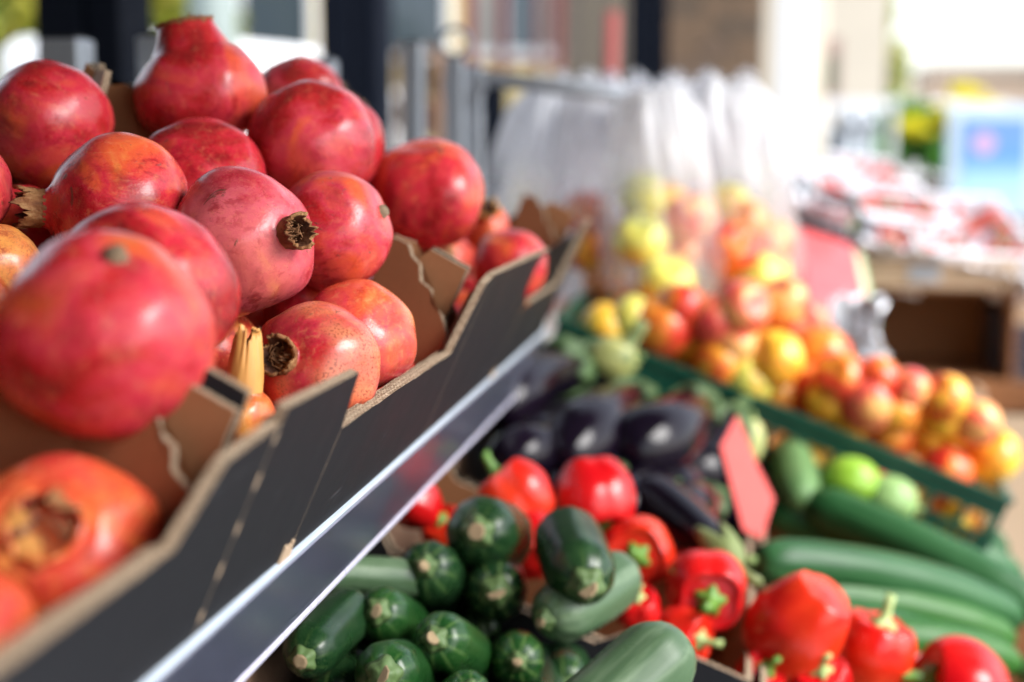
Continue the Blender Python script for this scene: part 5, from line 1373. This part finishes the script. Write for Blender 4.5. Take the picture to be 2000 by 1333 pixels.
def big_boxes():
    def open_box(px, py, d, w_, dp, h, label, rz=0, mt=CB_TAN, inner=CB_IN, front_low=.0):
        c = at(px, py, d)
        t = thing('stacked_box', label, 'cardboard box', c, 'brown boxes under the strawberry trays', (0, 0, rz)); th = .007
        b = MB(); b.box(-w_ / 2, w_ / 2, dp - th, dp, -h, 0); b.build('back_panel', [inner], t)
        for x, nm in ((-w_ / 2, 'side_panel'), (w_ / 2 - th, 'side_panel')):
            b = MB(); b.box(x, x + th, th, dp - th - .001, -h, 0); b.build(nm, [mt], t)
        b = MB(); b.box(-w_ / 2 + th + .001, w_ / 2 - th - .001, th, dp - th - .001, -h, -h + th); b.build('base_panel', [mt], t)
        f = front_low
        panel('front_panel', [(0, -h), (w_, -h), (w_, -.001), (w_ - .05, -.001), (w_ - .07, -f), (.07, -f), (.05, -.001), (0, -.001)], th, (-w_ / 2, 0, 0), (1, 0, 0), (0, 0, 1), [mt, inner, CB_EDGE], t)
        return t, c
    # box lying on its side, its dark opening towards the camera
    c = at(1830, 655, 2.85); t = thing('tipped_box', 'brown cardboard box on its side with a dark open mouth', 'cardboard box', c, 'brown boxes under the strawberry trays')
    w_, h, dp, th = .30, .19, .28, .007
    for nm, (x0, x1, y0, y1, z0, z1) in (('left_wall', (-w_ / 2, -w_ / 2 + th, 0, dp, -h / 2, h / 2)), ('right_wall', (w_ / 2 - th, w_ / 2, 0, dp, -h / 2, h / 2)), ('top_wall', (-w_ / 2 + th + .001, w_ / 2 - th - .001, 0, dp, h / 2 - th, h / 2)),
                                         ('bottom_wall', (-w_ / 2 + th + .001, w_ / 2 - th - .001, 0, dp, -h / 2, -h / 2 + th)), ('back_wall', (-w_ / 2 + th + .001, w_ / 2 - th - .001, dp - th, dp - .001, -h / 2 + th + .001, h / 2 - th - .001))):
        b = MB(); b.box(x0, x1, y0, y1, z0, z1); b.build(nm, [CB_IN], t)
    b = MB(); b.quadbox((0, -.002, h / 2 + .03), (w_ / 2, 0, 0), (0, .003, 0), (0, 0, .03)); b.build('upper_flap', [CB_TAN], t)
    b = MB(); b.quadbox((-w_ * .1, -.0065, h / 2 + .03), (.03, 0, 0), (0, .001, 0), (0, 0, .018)); b.build('grey_tape', [plain('grey_tape', (.42, .45, .50), .4)], t)
    open_box(1975, 800, 2.55, .34, .3, .5, 'tall tan cardboard box at the right edge below the tipped one', 0, front_low=.01)
    open_box(1790, 765, 2.75, .26, .3, .5, 'tan cardboard box directly under the tipped box', .05)
    open_box(1968, 585, 3.15, .26, .3, .22, 'peach brown box at the right edge under the white trays', 0)
    open_box(1860, 560, 3.30, .26, .3, .12, 'light brown box under the middle strawberry tray', 0)
    c = at(1988, 690, 2.9); t = thing('dark_crate', 'dark blue grey crate at the right edge between brown boxes', 'crate', c)
    for k in range(4):
        b = MB(); b.box(-.045, .2, 0, .01, -.08 + k * .036, -.052 + k * .036); b.build('slat', [plain('blue_black_plastic', (.03, .035, .06), .4)], t)
    for x0 in (-.045, .185):
        b = MB(); b.box(x0, x0 + .015, .011, .2, -.08, .084); b.build('side_wall', [plain('blue_black_plastic', (.03, .035, .06), .4)], t)
big_boxes()
# strawberries
SB = M('strawberry_skin', .3, .5); SB.col(SB.ramp(SB.vor(900), [(.05, (.75, .45, .12)), (.16, (.52, .025, .012))])); SB = SB.mat
def sberry():
    rings = []
    for i in range(1, 14):
        th = PI * i / 14; rings.append((math.sin(th) * .0145 * (1.1 - .35 * (1 - math.cos(th)) / 2 if False else (.62 + .38 * (1 - math.cos(th)) / 2)), -math.cos(th) * .018))
    return revolve('flesh', rings, 14, [SB])
SBM = sberry()
b = MB()
for k in range(6):
    a = k * PI / 3; b.quadbox((math.cos(a) * .006, math.sin(a) * .006, .0175), (math.cos(a) * .006, math.sin(a) * .006, -.0015), (-math.sin(a) * .002, math.cos(a) * .002, 0), (0, 0, .0004))
SBC = b.mesh('green_cap', [PGREEN])
TRAYW = plain('white_tray_plastic', (.80, .80, .84), .4, scale=20, var=.05); TRAYB = plain('black_tray_plastic', (.02, .02, .03), .3, scale=20)
PAPERW = plain('white_paper_liner', (.78, .78, .82), .7, scale=30, var=.05)
def tray(px, py, d, w_, dp, label, n, seed, rz=.0, tilt=.12, mt=TRAYW, h=.07, group='strawberry trays on the right hand stall', cat='tray'):
    c = at(px, py, d); r = random.Random(seed)
    rot = Euler((.26, tilt, rz)); t = thing('fruit_tray', label, cat, c, group, rot); th = .006
    for nm, (x0, x1, y0, y1) in (('near_wall', (-w_ / 2, w_ / 2, 0, th)), ('far_wall', (-w_ / 2, w_ / 2, dp - th, dp)), ('side_wall', (-w_ / 2, -w_ / 2 + th, th + .001, dp - th - .001)), ('side_wall', (w_ / 2 - th, w_ / 2, th + .001, dp - th - .001))):
        b = MB(); b.box(x0, x1, y0, y1, -h, 0)
        o = b.build(nm, [mt], t)
        if nm != 'side_wall':
            b = MB(); b.box(x0 - .004, x1 + .004, y0 - .006, y1 + .006, .0005, .006); b.build('rim', [mt], o)
    b = MB(); b.box(-w_ / 2 + th + .001, w_ / 2 - th - .001, th + .001, dp - th - .001, -h, -h + th); b.build('base', [mt], t)
    M4 = Matrix.Translation(c) @ rot.to_matrix().to_4x4()
    for k in range(n):
        p = M4 @ V((r.uniform(-w_ / 2 + .02, w_ / 2 - .02), r.uniform(.02, dp - .02), r.uniform(-.032, -.004)))
        s = thing('strawberry', 'small red strawberry heaped with others in ' + ('the white tray' if mt is TRAYW else 'the dark tray') + {1: ' at the back left', 2: ' at the back right', 3: ' in the middle', 4: ' at the right front', 5: ' behind the right bag', 6: ' under the paper'}[seed], 'strawberry', p, 'strawberries in the trays', (r.uniform(0, 6), r.uniform(0, 6), 0))
        link('flesh', SBM, s); link('green_cap', SBC, s)
tray(1640, 385, 3.6, .16, .28, 'white strawberry tray at the back left, below the low shrub', 22, 1, .15)
tray(1750, 372, 3.7, .18, .30, 'white strawberry tray at the back right, below the planter', 26, 2, .3)
tray(1745, 425, 3.2, .28, .30, 'white tray of strawberries in the middle of the right hand stall', 30, 3, .22)
tray(1885, 500, 3.0, .34, .42, 'large white tray full of strawberries at the right front', 78, 4, .12, .05)
tray(1618, 455, 2.95, .18, .26, 'dark tray with a few strawberries behind the right bag', 9, 5, .1, .1, TRAYB, .09)
tray(1720, 500, 2.9, .20, .26, 'white tray with paper between the dark tray and the large one', 12, 6, .1, .22)
def liner(px, py, d, w_, h, label, seed):
    c = at(px, py, d); t = thing('paper_liner', label, 'paper liner', c, 'white crumpled liners on the right hand stall'); n = 22; vs = []; fs = []
    for i in range(n):
        for j in range(n):
            u, v = i / (n - 1) - .5, j / (n - 1) - .5
            q = .018 * noise.noise(V((u * 7 + seed, v * 5, seed))) + .01 * noise.noise(V((u * 20, v * 16, seed)))
            vs.append((u * w_, v * .12 + q, -h * (j / (n - 1)) * .9 + q * 1.2 - u * .04))
    for i in range(n - 1):
        for j in range(n - 1): fs.append((i * n + j, (i + 1) * n + j, (i + 1) * n + j + 1, i * n + j + 1))
    o = link('sheet', mesh('sheet', vs, fs, [PAPERW], True), t); md = o.modifiers.new('thickness', 'SOLIDIFY'); md.thickness = .001
liner(1945, 525, 2.85, .17, .06, 'white crumpled liner draped over the front of the large tray', 1)
liner(1770, 480, 2.86, .18, .05, 'white crumpled liner over the tray left of the large one', 2)
liner(1600, 395, 2.9, .12, .05, 'greyish crumpled liner over the dark tray', 3)
def right_table():
    c = at(1800, 560, 3.0)
    t = thing('trestle_table', 'brown trestle table carrying the strawberry trays', 'table', (c.x, c.y, 0)); z = at(1800, 545, 3.3).z - .10
    b = MB(); b.box(-.30, .55, .15, 1.2, z - .03, z); b.build('tabletop', [WOODB], t)
    for x in (-.27, .52):
        for y in (.18, 1.17): b = MB(); b.box(x - .02, x + .02, y - .02, y + .02, 0, z - .031); b.build('leg', [WOODB], t)
right_table()
